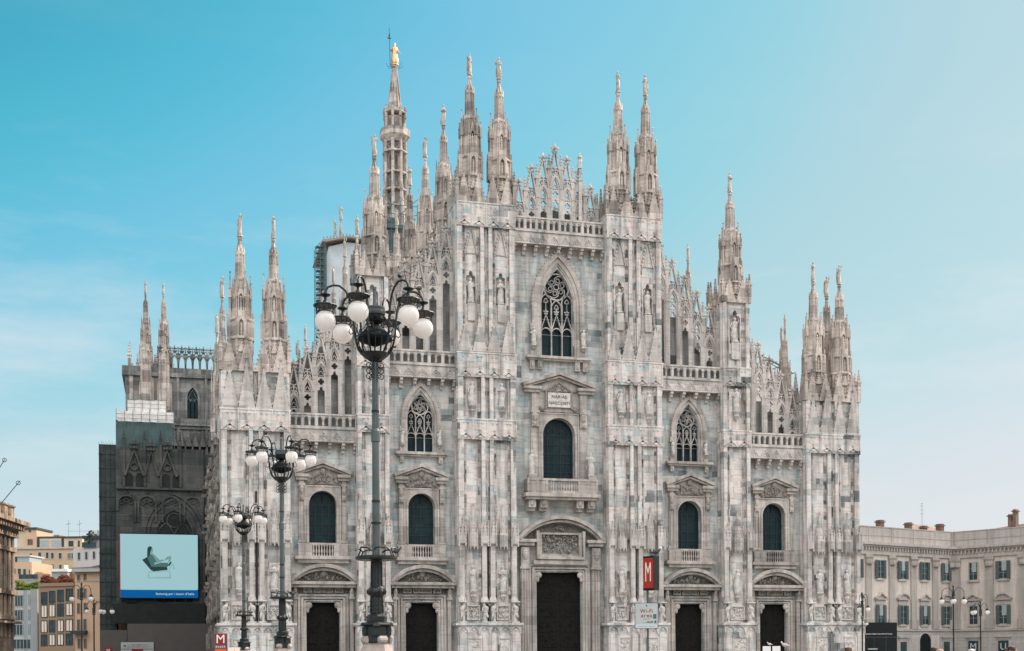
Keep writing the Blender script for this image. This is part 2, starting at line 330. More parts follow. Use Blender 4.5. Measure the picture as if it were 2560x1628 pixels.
# ------------------------------------------------------------------ ornaments shared by the cathedral
def statue_mesh(k):                                         # draped standing figure, 1 m high, one continuous body
    q = random.Random(40+k); mb = MB(); lean = q.uniform(-.03, .03)
    prof = [(0, .11), (.04, .135), (.2, .125), (.36, .12), (.5, .115), (.6, .105), (.7, .125), (.77, .13), (.81, .09), (.835, .042), (.86, .042), (.885, .062), (.925, .07), (.965, .06), (.99, .03), (1, .005)]
    n = 10; vs = []
    for z, r in prof:
        ox = lean*math.sin(z*4)+.02*math.sin(z*7+k); oy = .015*math.cos(z*5+k)
        for a in range(n):
            t_ = 2*math.pi*a/n; fold = 1+(.24*math.sin(t_*5+z*6+k)*(z < .72))
            vs.append((ox+r*fold*math.cos(t_)*(1.12 if z < .82 else 1), oy+r*fold*.82*math.sin(t_), z))
    fs = [(i*n+a, i*n+(a+1) % n, (i+1)*n+(a+1) % n, (i+1)*n+a) for i in range(len(prof)-1) for a in range(n)]
    fs += [tuple(range(n-1, -1, -1)), tuple((len(prof)-1)*n+a for a in range(n))]
    mb.add(vs, fs)
    def arm(sd, pts): mb.tube([(sd*x, y, z) for x, y, z in pts], .038, 6, .024)
    poses = [((.12, 0, .77), (.17, -.05, .63), (.07, -.14, .60)), ((.12, 0, .77), (.2, -.03, .66), (.2, -.08, .82)), ((.12, 0, .77), (.18, 0, .62), (.16, -.06, .47)),
             ((.11, 0, .78), (.19, -.03, .86), (.13, -.04, 1.02)), ((.12, 0, .77), (.16, -.08, .64), (.02, -.15, .68))]
    arm(1, poses[k % 5]); arm(-1, poses[(k*2+1) % 5])
    mb.box(-.14, .14, -.12, .12, -.05, .012)
    if k % 3 == 0: mb.tube([(-.1, .06, .78), (-.17, .08, .4), (-.13, .06, .02)], .06, 6, .05)     # cloak
    me = mb.mesh('statue', True); me.materials.append(M['statue']); return me
STAT = [statue_mesh(k) for k in range(5)]; SSTAT = []
for me in STAT: q_ = me.copy(); q_.materials.clear(); q_.materials.append(M['spirestatue']); SSTAT.append(q_)
def statue(parent, x, y, z, h, k=None, rz=None, name='statue'):
    o = link(name, STAT[rnd.randrange(5) if k is None else k], parent)
    o.location = (x, y, z); o.scale = (h*.95, h*.95, h*.97); o.rotation_euler = (0, 0, rnd.uniform(-.5, .5) if rz is None else rz)
    return o
def telamon_mesh(k):                                        # bent figure carrying the shaft above it
    mb = MB(); n = 9; vs = []
    prof = [(0, .10, 0), (.05, .12, 0), (.28, .10, -.02), (.48, .125, .02), (.6, .12, .05), (.72, .15, .02), (.80, .12, -.03), (.84, .06, -.06), (.88, .085, -.08), (.95, .075, -.08), (.985, .02, -.08)]
    for z, r, ox in prof:
        for a in range(n):
            t_ = 2*math.pi*a/n; vs.append(((ox*(1 if k else -1))+r*math.cos(t_), -.05*(z > .5)+r*.9*math.sin(t_)*(1+.12*math.sin(3*t_+z*9)), z))
    fs = [(i*n+a, i*n+(a+1) % n, (i+1)*n+(a+1) % n, (i+1)*n+a) for i in range(len(prof)-1) for a in range(n)]+[tuple(range(n-1, -1, -1)), tuple((len(prof)-1)*n+a for a in range(n))]
    mb.add(vs, fs)
    s_ = 1 if k else -1
    mb.tube([(s_*.12, -.04, .76), (s_*.22, -.08, .86), (s_*.1, -.06, .98)], .045, 6, .03)
    mb.tube([(-s_*.13, -.04, .74), (-s_*.17, -.08, .55), (-s_*.03, -.14, .5)], .042, 6, .03)
    mb.tube([(s_*.05, -.04, .46), (s_*.1, -.16, .26), (s_*.07, -.06, 0)], .07, 6, .05)
    mb.box(-.2, .2, -.16, .12, -.06, .02); mb.box(-.22, .22, -.2, .14, .97, 1.05)
    me = mb.mesh('telamon', True); me.materials.append(M['statue']); return me
TEL = [telamon_mesh(0), telamon_mesh(1)]
def finial(mb, x, y, z, s):                                 # stem with a leafy cross
    mb.box(x-.045*s, x+.045*s, y-.045*s, y+.045*s, z-.05*s, z+.5*s)
    for dz, r in ((.16, .17), (.40, .24)):
        mb.box(x-r*s, x+r*s, y-.05*s, y+.05*s, z+dz*s-.06*s, z+dz*s+.06*s); mb.box(x-.05*s, x+.05*s, y-r*s, y+r*s, z+dz*s-.055*s, z+dz*s+.055*s)
        for sx in (-1, 1): mb.ball((x+sx*r*s, y, z+dz*s+.03*s), .07*s, .06*s, .09*s, 5, 3)
    mb.lathe(x, y, [(.10*s, z+.5*s), (.07*s, z+.6*s), (.0*s+.01, z+.78*s)], 5)
def pinnacle(mb, x, y, z0, z1, r):                          # square shaft, pyramid, knob
    h = z1-z0; zc = z1-min(h*.42, r*9)
    mb.box(x-r, x+r, y-r, y+r, z0, zc); mb.box(x-r*1.35, x+r*1.35, y-r*1.35, y+r*1.35, zc-.04, zc+r*.5)
    mb.lathe(x, y, [(r*1.1, zc+r*.5), (r*.28, z1-r*1.6)], 4, math.pi/4)
    for k in (.25, .5, .75):
        z = zc+r*.5+(z1-r*2-zc)*k; q = r*(1.25-.85*k)
        mb.box(x-q, x+q, y-.3*r, y+.3*r, z, z+r*.5); mb.box(x-.3*r, x+.3*r, y-q, y+q, z, z+r*.5)
    mb.ball((x, y, z1-r*1.2), r*.62, r*.62, r*.6, 5, 4); mb.lathe(x, y, [(r*.3, z1-r), (.01, z1)], 4)
def gablet(mb, cx, wd, zb, zt, y0, y1, crock=6, fin=.5, arms=.0):    # triangular crocketed gable, solid or arms only
    za = zt-fin*.7
    if arms: mb.bar([(cx-wd/2, zb), (cx, za), (cx+wd/2, zb)], arms, y0, y1)
    else: mb.prism([(cx-wd/2, zb), (cx+wd/2, zb), (cx, za)], y0, y1)
    ym = (y0+y1)/2; d = (y1-y0)*.4
    for k in range(crock):
        f = (k+.6)/(crock+.4)
        for s in (-1, 1):
            x = cx+s*wd/2*(1-f); z = zb+(za-zb)*f; q_ = 1.45 if arms else 1; mb.ball((x+s*.05*q_, ym, z+.06*q_), .085*q_, d+.03, .11*q_, 5, 3)
    if fin: finial(mb, cx, ym, za-.05, fin)
def relief(mb, x0, x1, z0, z1, y, dens=9, d=.12, seed=0):   # crowd of carved lumps and limbs on a panel
    q = random.Random(seed*13+int(x0*10)); n = max(5, int((x1-x0)*(z1-z0)*dens))
    for _ in range(n):
        x = q.uniform(x0+.1, x1-.1); z = q.uniform(z0+.1, z1-.1); r = q.uniform(.06, .15)
        if q.random() < .5: mb.ball((x, y, z), r, d, r*q.uniform(1, 2), 6, 4)
        else:
            a = q.uniform(0, 6.28); l = q.uniform(.2, .5)
            mb.tube([(x, y, z), (min(max(x+l*math.cos(a)*.5, x0), x1), y-d*.7, min(max(z+l*math.sin(a)*.5, z0), z1)), (min(max(x+l*math.cos(a+.6), x0), x1), y-.02, min(max(z+l*math.sin(a+.6), z0), z1))], r*.5, 5, r*.35)

# spire, modelled once 15 m tall on a 1 m half width, then reused at other sizes
def spire_mesh(slim):
    mb = MB(); e8 = math.pi/8
    mb.lathe(0, 0, [(1.02, -.6), (1.0, 2.55), (.95, 4.5), (.80, 4.8), (.74, 6.8), (.58, 8.4), (.40, 8.8), (.34, 11.0), (.26, 11.2), (.11, 12.35)], 8, e8)
    for z, r in ((2.55, 1.13), (4.45, 1.1), (8.4, .66), (11.0, .44)):
        mb.lathe(0, 0, [(r*.93, z-.12), (r, z-.04), (r, z+.1), (r*.9, z+.2)], 8, e8)
    for k in range(8):
        a = e8+k*math.pi/4; c, s = math.cos(a), math.sin(a)
        mb.tube([(1.0*c, 1.0*s, -.6), (.95*c, .95*s, 4.6)], .13, 6)
        mb.tube([(.80*c, .80*s, 4.5), (.74*c, .74*s, 6.9), (.58*c, .58*s, 8.6)], .10, 5)
        mb.tube([(.42*c, .42*s, 8.4), (.34*c, .34*s, 11.25)], .075, 5)
        mb.lathe(.36*c, .36*s, [(.09, 11.1), (.10, 11.25), (.01, 11.75)], 4)
        # corner pinnacles standing clear of the core
        pr = .98
        if k % 2 == 0 or not slim:
            r_ = .13 if k % 2 == 0 else .09; zt = 9.3 if k % 2 == 0 else 8.3
            x, y = pr*c, pr*s
            mb.tube([(x, y, 4.5), (x, y, 6.9)], .075, 5)
            mb.box(x-r_, x+r_, y-r_, y+r_, 6.6, 7.5); mb.lathe(x, y, [(r_*1.5, 7.5), (r_*.9, 7.7), (r_*.3, zt-.25)], 4, math.pi/4); mb.ball((x, y, zt-.2), .09, .09, .12, 5, 4)
            mb.box(min(x, .5*c)-.03, max(x, .5*c)+.03, min(y, .5*s)-.03, max(y, .5*s)+.03, 6.7, 7.0)
    for k in range(4):                                      # niches with figures on the four faces, little gables over them
        mb.M = Matrix.Rotation(k*math.pi/2, 4, 'Z')
        mb.plate([(-.36, 2.5), (.36, 2.5), (.36, 4.5), (0, 5.1), (-.36, 4.5)], [[(-.2, 2.75), (.2, 2.75)]+[(x, z) for x, z in garch(0, .4, 4.0, 4.38, 4)[::-1]]], -1.16, -.93)
        mb.lathe(0, -1.0, [(.1, 2.75), (.13, 3.0), (.11, 3.5), (.13, 3.7), (.05, 3.85), (.08, 3.95), (.02, 4.1)], 7)
        mb.box(-.3, .3, -1.12, -.5, 4.6, 5.25); mb.lathe(0, -.85, [(.12, 5.2), (.14, 5.6), (.1, 6.1), (.13, 6.3), (.05, 6.45), (.08, 6.55), (.02, 6.7)], 7)
        mb.plate([(-.26, 5.2), (.26, 5.2), (.26, 7.0), (0, 7.9), (-.26, 7.0)], [[(-.17, 5.3), (.17, 5.3)]+garch(0, .34, 6.5, 6.95, 4)[::-1]], -.92, -.8)
        gablet(mb, 0, .62, 1.2, 2.5, -1.1, -1.0, 4, .35)
    mb.M = None
    for i in range(7):                                      # crockets up the needle
        z = 11.3+i*.16; r = .27-.15*i/7
        for a in range(4): mb.ball((r*math.cos(a*1.571), r*math.sin(a*1.571), z), .06, .06, .07, 4, 3)
    mb.lathe(0, 0, [(.11, 12.3), (.2, 12.45), (.21, 12.6), (.15, 12.66), (.17, 12.8), (.15, 12.86)], 8)
    me = mb.mesh('spire'); me.materials.append(M['spire']); return me
SPM = [spire_mesh(False), spire_mesh(True)]
def spire(parent, x, y, z0, zt, r=1.05, slim=0, k=None, rz=0):
    h = zt-z0; s = h/15
    o = link('spire', SPM[slim], parent); o.location = (x, y, z0); o.scale = (r, r, s*rnd.uniform(.995, 1.005)); o.rotation_euler = (0, 0, rz+rnd.choice((0, 1, 2, 3))*math.pi/2+rnd.uniform(-.06, .06))
    st = link('statue', SSTAT[rnd.randrange(5) if k is None else k], o); st.location = (0, 0, 12.86); q = 1.62 if r > .9 else 1.25; st.scale = (q*s/r, q*s/r, 2.14 if r > .9 else 1.9); st.rotation_euler = (0, 0, rnd.uniform(-1, 1))
    return o

# ------------------------------------------------------------------ CATHEDRAL
duomo = tag(empty('cathedral', (0, 0, 0)), 'huge pale marble gothic cathedral with stepped gables, five portals and many statue-topped spires', 'cathedral')
def dpart(mb, name, m, parent=None, smooth=False): return mb.build(name, M[m], parent or duomo, smooth)
PY = -1.5                                                   # front of the buttresses

# facade walls, one per bay, with the window and portal openings cut through
def bay_wall(x0, x1, top, holes):
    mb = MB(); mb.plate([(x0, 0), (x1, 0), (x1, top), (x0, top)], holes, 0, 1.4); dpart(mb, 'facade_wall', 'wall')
def opening(cx, wd, zb, arch): return [(cx-wd/2, zb), (cx+wd/2, zb)]+arch[::-1]
OX, IX = 24.45, 14.55
def hole_r(cx, w_, zb, ztop): return opening(cx, w_, zb, rarch(cx, w_, ztop-w_/2))
for s in (-1, 1):
    a, b = sorted((s*21.0, s*27.8)); bay_wall(a, b, 24.0, [hole_r(s*OX, 2.68, 12.6, 17.74), [(s*OX-1.64, .3), (s*OX+1.64, .3), (s*OX+1.64, 6.75), (s*OX-1.64, 6.75)]])
    a, b = sorted((s*10.9, s*18.1)); bay_wall(a, b, 30.6, [hole_r(s*IX, 2.68, 12.6, 17.74), [(s*IX-1.64, .3), (s*IX+1.64, .3), (s*IX+1.64, 6.75), (s*IX-1.64, 6.75)], opening(s*IX, 2.66, 21.95, garch(s*IX, 2.66, 25.2, 27.8))])
bay_wall(-5.1, 5.1, 44.6, [hole_r(0, 3.46, 19.5, 25.95), [(-2.47, .3), (2.47, .3), (2.47, 9.97), (-2.47, 9.97)], opening(0, 3.44, 32.35, garch(0, 3.44, 37.6, 41.5))])

# ---- buttress piers
def bands(mb, x0, x1, y0, y1, zt, zb, n):                   # projecting parapet band with small ogee arches under it
    p = .16
    mb.box(x0-p, x1+p, y0-p, y1+p, zt-.16, zt); mb.box(x0-p*.6, x1+p*.6, y0-p*.6, y1+p*.6, zb+.55, zt-.16)
    def row(u0, u1, f):
        wd = (u1-u0)/n
        for i in range(n):
            c = u0+wd*(i+.5); f(c, wd)
    def front(c, wd):
        mb.plate([(c-wd*.495, zb+.6), (c-wd*.495, zb-.25), (c-wd*.42, zb-.25), (c-wd*.36, zb+.02), (c-wd*.15, zb+.2), (c, zb+.42), (c+wd*.15, zb+.2), (c+wd*.36, zb+.02), (c+wd*.42, zb-.25), (c+wd*.495, zb-.25), (c+wd*.495, zb+.6)], [], y0-.10, y0+.05)
        mb.bar([(c-wd*.45, zb-.2), (c-wd*.36, zb+.05), (c-wd*.15, zb+.22), (c, zb+.46), (c+wd*.15, zb+.22), (c+wd*.36, zb+.05), (c+wd*.45, zb-.2)], .09, y0-.17, y0)
        mb.box(c-wd*.4, c+wd*.4, y0-.06, y0+.04, zb-.2, zb+.1); mb.ball((c, y0-.1, zb+.05), wd*.2, .07, .16, 6, 4)
        finial(mb, c, y0-.14, zb+.45, .6)
        for s in (-1, 1):
            mb.ball((c+s*wd*.14, y0-.13, zt-.42), .12, .06, .15, 6, 4)
    row(x0, x1, front)
    for i in range(n+1): xx = x0+(x1-x0)*i/n; mb.box(xx-.05, xx+.05, y0-.19, y0+.02, zb-.25, zt-.17)
    for sx, xx in ((-1, x0), (1, x1)):
        m0 = mb.M; wy = y1-y0
        for i in range(3):
            c = y0+wy*(i+.5)/3; mb.box(xx-.16, xx+.16, c-.06, c+.06, zb-.25, zt-.2)
            mb.ball((xx+sx*.1, c+wy/6, zb+.35), .1, wy*.12, .28, 6, 4)
def pier(x0, x1, ztop, blist, pil, panels, channel, levels, y1=2.2, canopy=True):
    """pil: pilaster spans, panels: sunk niche panels, channel: dark recess; all as fractions of the width"""
    W_ = x1-x0; X = lambda f: x0+W_*f
    mb = MB(); yb = PY+.34
    # core, left open where a niche is sunk
    niches = []
    for f0, f1 in panels:
        for z0, z1 in levels.get('niche', []):
            c = (X(f0)+X(f1))/2; wd = (X(f1)-X(f0))*.86; niches.append(trefoil_head(c, wd, z0, z1))
    mb.plate([(x0+.12, 0), (x1-.12, 0), (x1-.12, ztop), (x0+.12, ztop)], niches, yb, yb+.55)
    mb.box(x0+.121, x1-.121, yb+.552, y1, 0, ztop-.01)
    for f0, f1 in pil:
        mb.box(X(f0), X(f1), PY, yb+.1, 4.7, ztop)
    for sx, xx in ((-1, x0), (1, x1)):                      # ribs on the returns
        for c in (PY+.5, PY+1.3, PY+2.2): mb.box(xx-.1, xx+.1, c-.14, c+.14, 4.7, ztop)
    for zt, zb, n in blist: bands(mb, x0, x1, PY, y1, zt, zb, n)
    o = dpart(mb, 'buttress', 'pier')
    for xx, rr in [(x_, .10) for f0, f1 in pil for x_ in (X(f0)-.1, X(f1)+.1) if x0+.1 < x_ < x1-.1]+[(x_, .08) for f0, f1 in panels for x_ in (X(f0)-.1, X(f1)+.1)]:
        cb = MB(); cb.lathe(xx, yb-.01, [(rr, 4.8), (rr, ztop)], 8); dpart(cb, 'colonette', 'colonette', o)
    # plinth
    pb = MB(); e = .32
    pb.box(x0-e-.2, x1+e+.2, PY-.75, y1, 4.44, 4.68); pb.box(x0-e-.08, x1+e+.08, PY-.6, y1, 4.3, 4.44)
    pb.box(x0-e+.05, x1+e-.05, PY-.42, y1-.02, 0, 4.3)
    n = max(3, round(W_/.98)); wd = (W_+2*e-.1)/n
    for i in range(n):
        c = x0-e+.05+wd*(i+.5)
        pb.plate([(c-wd/2, 4.3), (c-wd/2, 3.55), (c-wd*.43, 3.55)]+[(x, z) for x, z in rarch(c, wd*.8, 3.78, 8)]+[(c+wd*.43, 3.55), (c+wd/2, 3.55), (c+wd/2, 4.3)], [], PY-.56, PY-.40)
        pb.ball((c, PY-.44, 4.0), wd*.18, .08, .16, 6, 4)
    for f0, f1 in panels:
        a, b = X(f0)-.15, X(f1)+.15
        pb.plate([(a, 1.2), (b, 1.2), (b, 3.2), (a, 3.2)], [[(a+.14, 1.34), (b-.14, 1.34), (b-.14, 3.06), (a+.14, 3.06)]], PY-.52, PY-.41)
    for f0, f1 in pil: pb.box(X(f0)-.12, X(f1)+.12, PY-.55, PY-.41, 0, 3.5)
    dpart(pb, 'plinth', 'pier', o)
    for i, (f0, f1) in enumerate(panels):
        a, b = X(f0), X(f1); rb = MB(); relief(rb, a+.05, b-.05, 1.45, 2.95, PY-.44, 9, .1, i); rb.box(a-.02, b+.02, PY-.44, PY-.4, 1.35, 3.05); dpart(rb, 'plinth_relief', 'statue', o)
        rb = MB(); relief(rb, a-.05, b+.05, 5.2, 6.35, yb-.04, 14, .16, i+5)
        fr = [(a-.12, 5.0), (b+.12, 5.0), (b+.12, 6.5), (a-.12, 6.5)]
        rb.plate(fr, [[(a, 5.12), (b, 5.12), (b, 6.38), (a, 6.38)]], yb-.2, yb-.02); dpart(rb, 'relief_panel', 'statue', o)
    for f0, f1 in channel:
        cb = MB(); cb.box(X(f0), X(f1), yb-.06, yb-.03, 4.9, ztop-2); dpart(cb, 'recess', 'wall', o)
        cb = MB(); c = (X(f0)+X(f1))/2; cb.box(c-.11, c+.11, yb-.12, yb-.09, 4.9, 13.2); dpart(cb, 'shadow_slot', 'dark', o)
    # telamons under the pilaster shafts, canopies over them
    for i, (f0, f1) in enumerate(pil):
        c = (X(f0)+X(f1))/2; t_ = link('telamon', TEL[i % 2], o); t_.location = (c, PY-.28, 4.78); t_.scale = (1.9, 1.7, 2.0)
        cp = MB(); cp.lathe(c, PY-.02, [(.40, 6.75), (.42, 6.95), (.30, 7.3)], 8, math.pi/8); cp.box(c-.24, c+.24, PY-.16, PY+.05, 7.2, 12.6)
        cp.box(c-.34, c+.34, PY-.3, PY+.03, 12.6, 14.3)
        gablet(cp, c, .7, 12.7, 15.4, PY-.42, PY-.3, 6, .6)
        for s in (-1, 1): pinnacle(cp, c+s*.33, PY-.36, 12.4, 14.9, .07)
        dpart(cp, 'pilaster_canopy', 'carved', o)
    for f0, f1 in panels:
        c = (X(f0)+X(f1))/2; wd = (X(f1)-X(f0))
        if canopy:
            cp = MB(); cp.lathe(c, yb-.28, [(wd*.40, 12.35), (wd*.44, 12.5), (wd*.42, 13.6), (wd*.33, 13.8), (wd*.26, 14.5), (wd*.30, 14.6), (wd*.2, 15.0), (wd*.10, 15.9), (wd*.04, 16.6)], 8, math.pi/8); finial(cp, c, yb-.28, 16.4, .7)
            for k in range(8):
                a = k*math.pi/4; x, y = c+wd*.42*math.cos(a), yb-.28+wd*.42*math.sin(a)
                cp.lathe(x, y, [(.02, 12.05), (.07, 12.2), (.08, 13.2), (.11, 13.3), (.02, 14.2)], 5); cp.ball((c+wd*.3*math.cos(a), yb-.28+wd*.3*math.sin(a), 14.3), .07, .07, .18, 5, 4); cp.lathe(c+wd*.24*math.cos(a+.39), yb-.28+wd*.24*math.sin(a+.39), [(.07, 14.3), (.08, 15.0), (.01, 15.6)], 4)
            dpart(cp, 'statue_canopy', 'carved', o)
        for z, h in levels.get('corbel', []):
            cp = MB(); cp.lathe(c, yb-.16, [(.05, z-1.05), (.22, z-.7), (.34, z-.5), (.26, z-.32), (.40, z-.1), (.42, z)], 7)
            dpart(cp, 'corbel', 'carved', o); statue(o, c, yb-.2, z+.1, h)
        for z0, z1 in levels.get('niche', []):
            cp = MB(); cp.box(c-wd*.33, c+wd*.33, yb-.22, yb+.45, z0-1.7, z0+.1); dpart(cp, 'statue_base', 'carved', o); statue(o, c, yb+.12, z0+.28, (z1-z0)*.74, rz=0)
        for z0, z1 in levels.get('gable', []):
            cp = MB(); gablet(cp, c, wd*1.12, z0, z1, yb-.2, yb-.03, 7, .0, .14); gablet(cp, c, wd*.9, z0+.1, z1-.5, yb-.1, yb-.01, 0, 0); dpart(cp, 'niche_gable', 'carved', o)
    for zb, zt, n in levels.get('crown', []):               # ring of solid gables round the top of the pier
        wd = W_/n; cp = MB()
        for i in range(n): gablet(cp, x0+wd*(i+.5), wd*1.01, zb, zt, PY-.02, PY+.2, 7, .5)
        for s, xx in ((-1, x0), (1, x1)):
            m_ = max(2, round((y1-PY)/1.4)); wy = (y1-PY)/m_
            for i in range(m_):
                cp.M = Matrix.Translation((xx, PY+wy*(i+.5), 0)) @ Matrix.Rotation(math.pi/2, 4, 'Z')
                gablet(cp, 0, wy*1.01, zb, zt, -.1, .1, 7, .5)
            cp.M = None
        for xx in (x0, x1):
            for yy in (PY, y1): pinnacle(cp, xx, yy, zb, zt+.2, .17)
        dpart(cp, 'gable_crown', 'spire', o)
    for zb, zt, n in levels.get('tier', []):                # low gables laid on the shaft above a band
        wd = W_/n; cp = MB()
        for i in range(n): gablet(cp, x0+wd*(i+.5), wd*1.0, zb, zt-(.25 if i % 2 else .9), PY-.14, PY-.02, 5, .55)
        dpart(cp, 'gable_row', 'carved', o)
    return o
C_PIL = [(0, .09), (.40, .465), (.545, .61), (.91, 1)]; C_PAN = [(.15, .34), (.67, .86)]; C_CH = [(.47, .54)]
for s in (-1, 1):
    a, b = sorted((s*4.98, s*10.98))
    o = pier(a, b, 46.9, [(25.3, 23.4, 4), (32.0, 29.7, 4), (47.15, 44.9, 4)], C_PIL, C_PAN, C_CH,
             {'corbel': [(7.9, 2.6), (26.6, 2.4)], 'niche': [(36.9, 40.3)], 'gable': [(41.9, 44.8)], 'crown': [(47.1, 50.5, 4)], 'tier': [(32.05, 36.3, 4)]})
    for x in (6.42, 9.5): spire(duomo, s*x+(.34 if s > 0 else .24), -.2, 47.3, 62.75, 1.1)
    M_PIL = [(0, .13), (.87, 1)]; a, b = sorted((s*18.0, s*21.1))
    o = pier(a, b, 39.0, [(25.3, 23.7, 2), (32.0, 30.2, 2)], M_PIL, [(.27, .73)], [], {'corbel': [(7.9, 2.5), (27.3, 2.5)], 'niche': [(34.6, 38.2)], 'crown': [(38.95, 42.0, 2)]}, canopy=True)
    spire(duomo, s*19.3+(.4 if s > 0 else .28), .2, 38.8, 53.55, 1.14)
    a, b = sorted((s*27.75, s*34.2))
    o = pier(a, b, 29.0, [(25.3, 23.4, 4)], [(0, .085), (.40, .465), (.545, .61), (.915, 1)], C_PAN, C_CH, {'corbel': [(7.9, 2.6)], 'crown': [(28.9, 32.4, 4)], 'tier': [(25.3, 30.6, 4)]}, y1=4.6)
    for x, kx in ((29.15, 1), (32.35, 3)): spire(duomo, s*x+(.34 if s > 0 else .1), -.1, 29.6, 44.45, 1.1, k=kx)
spire(duomo, 33.0, 3.2, 28.6, 44.1, 1.0, 1); spire(duomo, -29.0, 3.6, 27.5, 39.5, .8, 1)
# slit windows on the outer towers
sl = MB()
for s in (-1, 1):
    for z in (13.9, 16.3, 20.2): sl.box(s*30.95-.1, s*30.95+.1, PY+.2, PY+.27, z, z+1.1)
dpart(sl, 'slit_window', 'dark')

# ---- gable screens
def bay_screen(mb, c, wd, zb, zt, y0, y1):
    hw = wd/2; pw = .2; ym = (y0+y1)/2
    ap = zt-1.15                                            # gable apex
    gablet(mb, c, wd*.98, ap-2.5, ap+.3, y0, y1, 8, .0, .31); finial(mb, c, ym, ap-.05, 1.6)
    mb.bar([(c-.3, ap-1.45), (c, ap-1.6), (c+.3, ap-1.45)], .1, y0+.05, y1-.05)
    mb.bar(foil(c, ap-2.0, .32, 3, -math.pi/2), .09, y0+.05, y1-.05, True); mb.box(c-.05, c+.05, y0+.06, y1-.06, ap-2.5, ap-1.5)
    for s in (-1, 1): mb.bar([(c+s*hw*.93, ap-2.3), (c+s*hw*.55, ap-2.45), (c+s*hw*.3, ap-2.0)], .1, y0+.05, y1-.05)
    ia = ap-2.35; isp = ia-1.35                             # inner arch
    if isp > zb+.2:
        out = [(c-hw+pw*.4, zb), (c+hw-pw*.4, zb), (c+hw-pw*.4, isp)]+garch(c, wd-pw*.8, isp, ia)[::-1][1:-1]+[(c-hw+pw*.4, isp)]
        holes = []; ow = wd-pw*1.9; q = isp-.12
        ah = garch(c, ow*.62, q, ia-.4, 5)
        if q-.05 > zb+.1: holes.append(ah[::-1])
        z = q-.12-.36
        if z-.4 > zb: holes.append(foil(c, z, .33, 4, 0)[::-1]); z -= .5
        if z-.8 > zb: holes.append(trefoil_head(c, ow*.74, zb+.05, z))
        mb.plate(out, holes, y0+.06, y1-.06)
        mb.bar(garch(c, wd-pw*.8, isp, ia), .26, y0-.05, y1)
        mb.bar(foil(c, q+.3, .26, 3, math.pi/2), .06, y0+.1, y1-.1, True)
def gable_screen(x0, wd, tips, zb, y0=.35, y1=.75, posts=True, backs=None, name='gable_screen'):
    mb = MB(); n = len(tips); ym = (y0+y1)/2
    for i, zt in enumerate(tips):
        bay_screen(mb, x0+wd*(i+.5), wd, zb, zt, y0, y1)
    for i in range(n+1):
        t = [tips[j] for j in (i-1, i) if 0 <= j < n]; z = sum(t)/len(t)-.55 if len(t) == 2 else t[0]-1.0
        pinnacle(mb, x0+wd*i, ym, zb, z, .19)
        mb.tube([(x0+wd*i, ym, z-1.35), (x0+wd*(i-.5 if i == n else i+.5), ym, z-1.35)], .025, 4)
    o = dpart(mb, name, 'carved')
    if backs:
        bb = MB()
        for i, h in enumerate(backs):
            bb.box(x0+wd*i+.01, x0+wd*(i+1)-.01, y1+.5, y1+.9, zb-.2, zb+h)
        dpart(bb, 'backing_wall', 'backwall', o)
    return o
tc_ = [51.0, 52.55, 53.75, 54.85, 53.75, 52.55, 51.0]
gs = gable_screen(-4.55, 1.3, tc_, 44.7, backs=[.4, .9, 2.2, 2.6, 2.2, .9, .4])
ib = MB()                                                   # iron grilles in the tall central openings
for c in (-1.3, 0, 1.3):
    for k in range(-3, 4): ib.box(c+k*.11-.012, c+k*.11+.012, .5, .53, 44.8, 47.4+(.9 if c == 0 else 0)-abs(k)*.12)
dpart(ib, 'grille', 'lead', gs)
pn = MB(); pinnacle(pn, 2.62, .2, 46, 52.5, .17); dpart(pn, 'statue_pinnacle', 'carved', gs); statue(gs, 2.62, .2, 52.35, 1.6, 4)
for s in (-1, 1):
    tips = [45.6, 43.95, 42.4, 40.85, 39.3]; off = [4.6, 5.2, 4.8, 4.2, 3.2]
    gable_screen(11.0, 1.4, tips, 30.7, backs=[9, 7, 6, 3.2, 2]) if s > 0 else gable_screen(-18.0, 1.4, tips[::-1], 30.7, backs=[2, 3.2, 6, 7, 9])
    tips = [37.3, 35.7, 34.1, 32.5, 30.9]
    gable_screen(21.1, 1.34, tips, 24.1, backs=[7, 5, 4, 2.6, 1.5]) if s > 0 else gable_screen(-27.8, 1.34, tips[::-1], 24.1, backs=[1.5, 2.6, 4, 5, 7])
ac = MB(); ac.box(12.8, 13.6, .6, .62, 30.8, 33.4); ac.box(-14.4, -13.6, .6, .62, 30.8, 33.6); dpart(ac, 'roof_door', 'dark')

M['shadewall'] = plain('walkway_shade_colour', (.24, .235, .225), .9, 0, .3, 2)  # dark panels added behind the balustrade openings, standing in for walkway shade
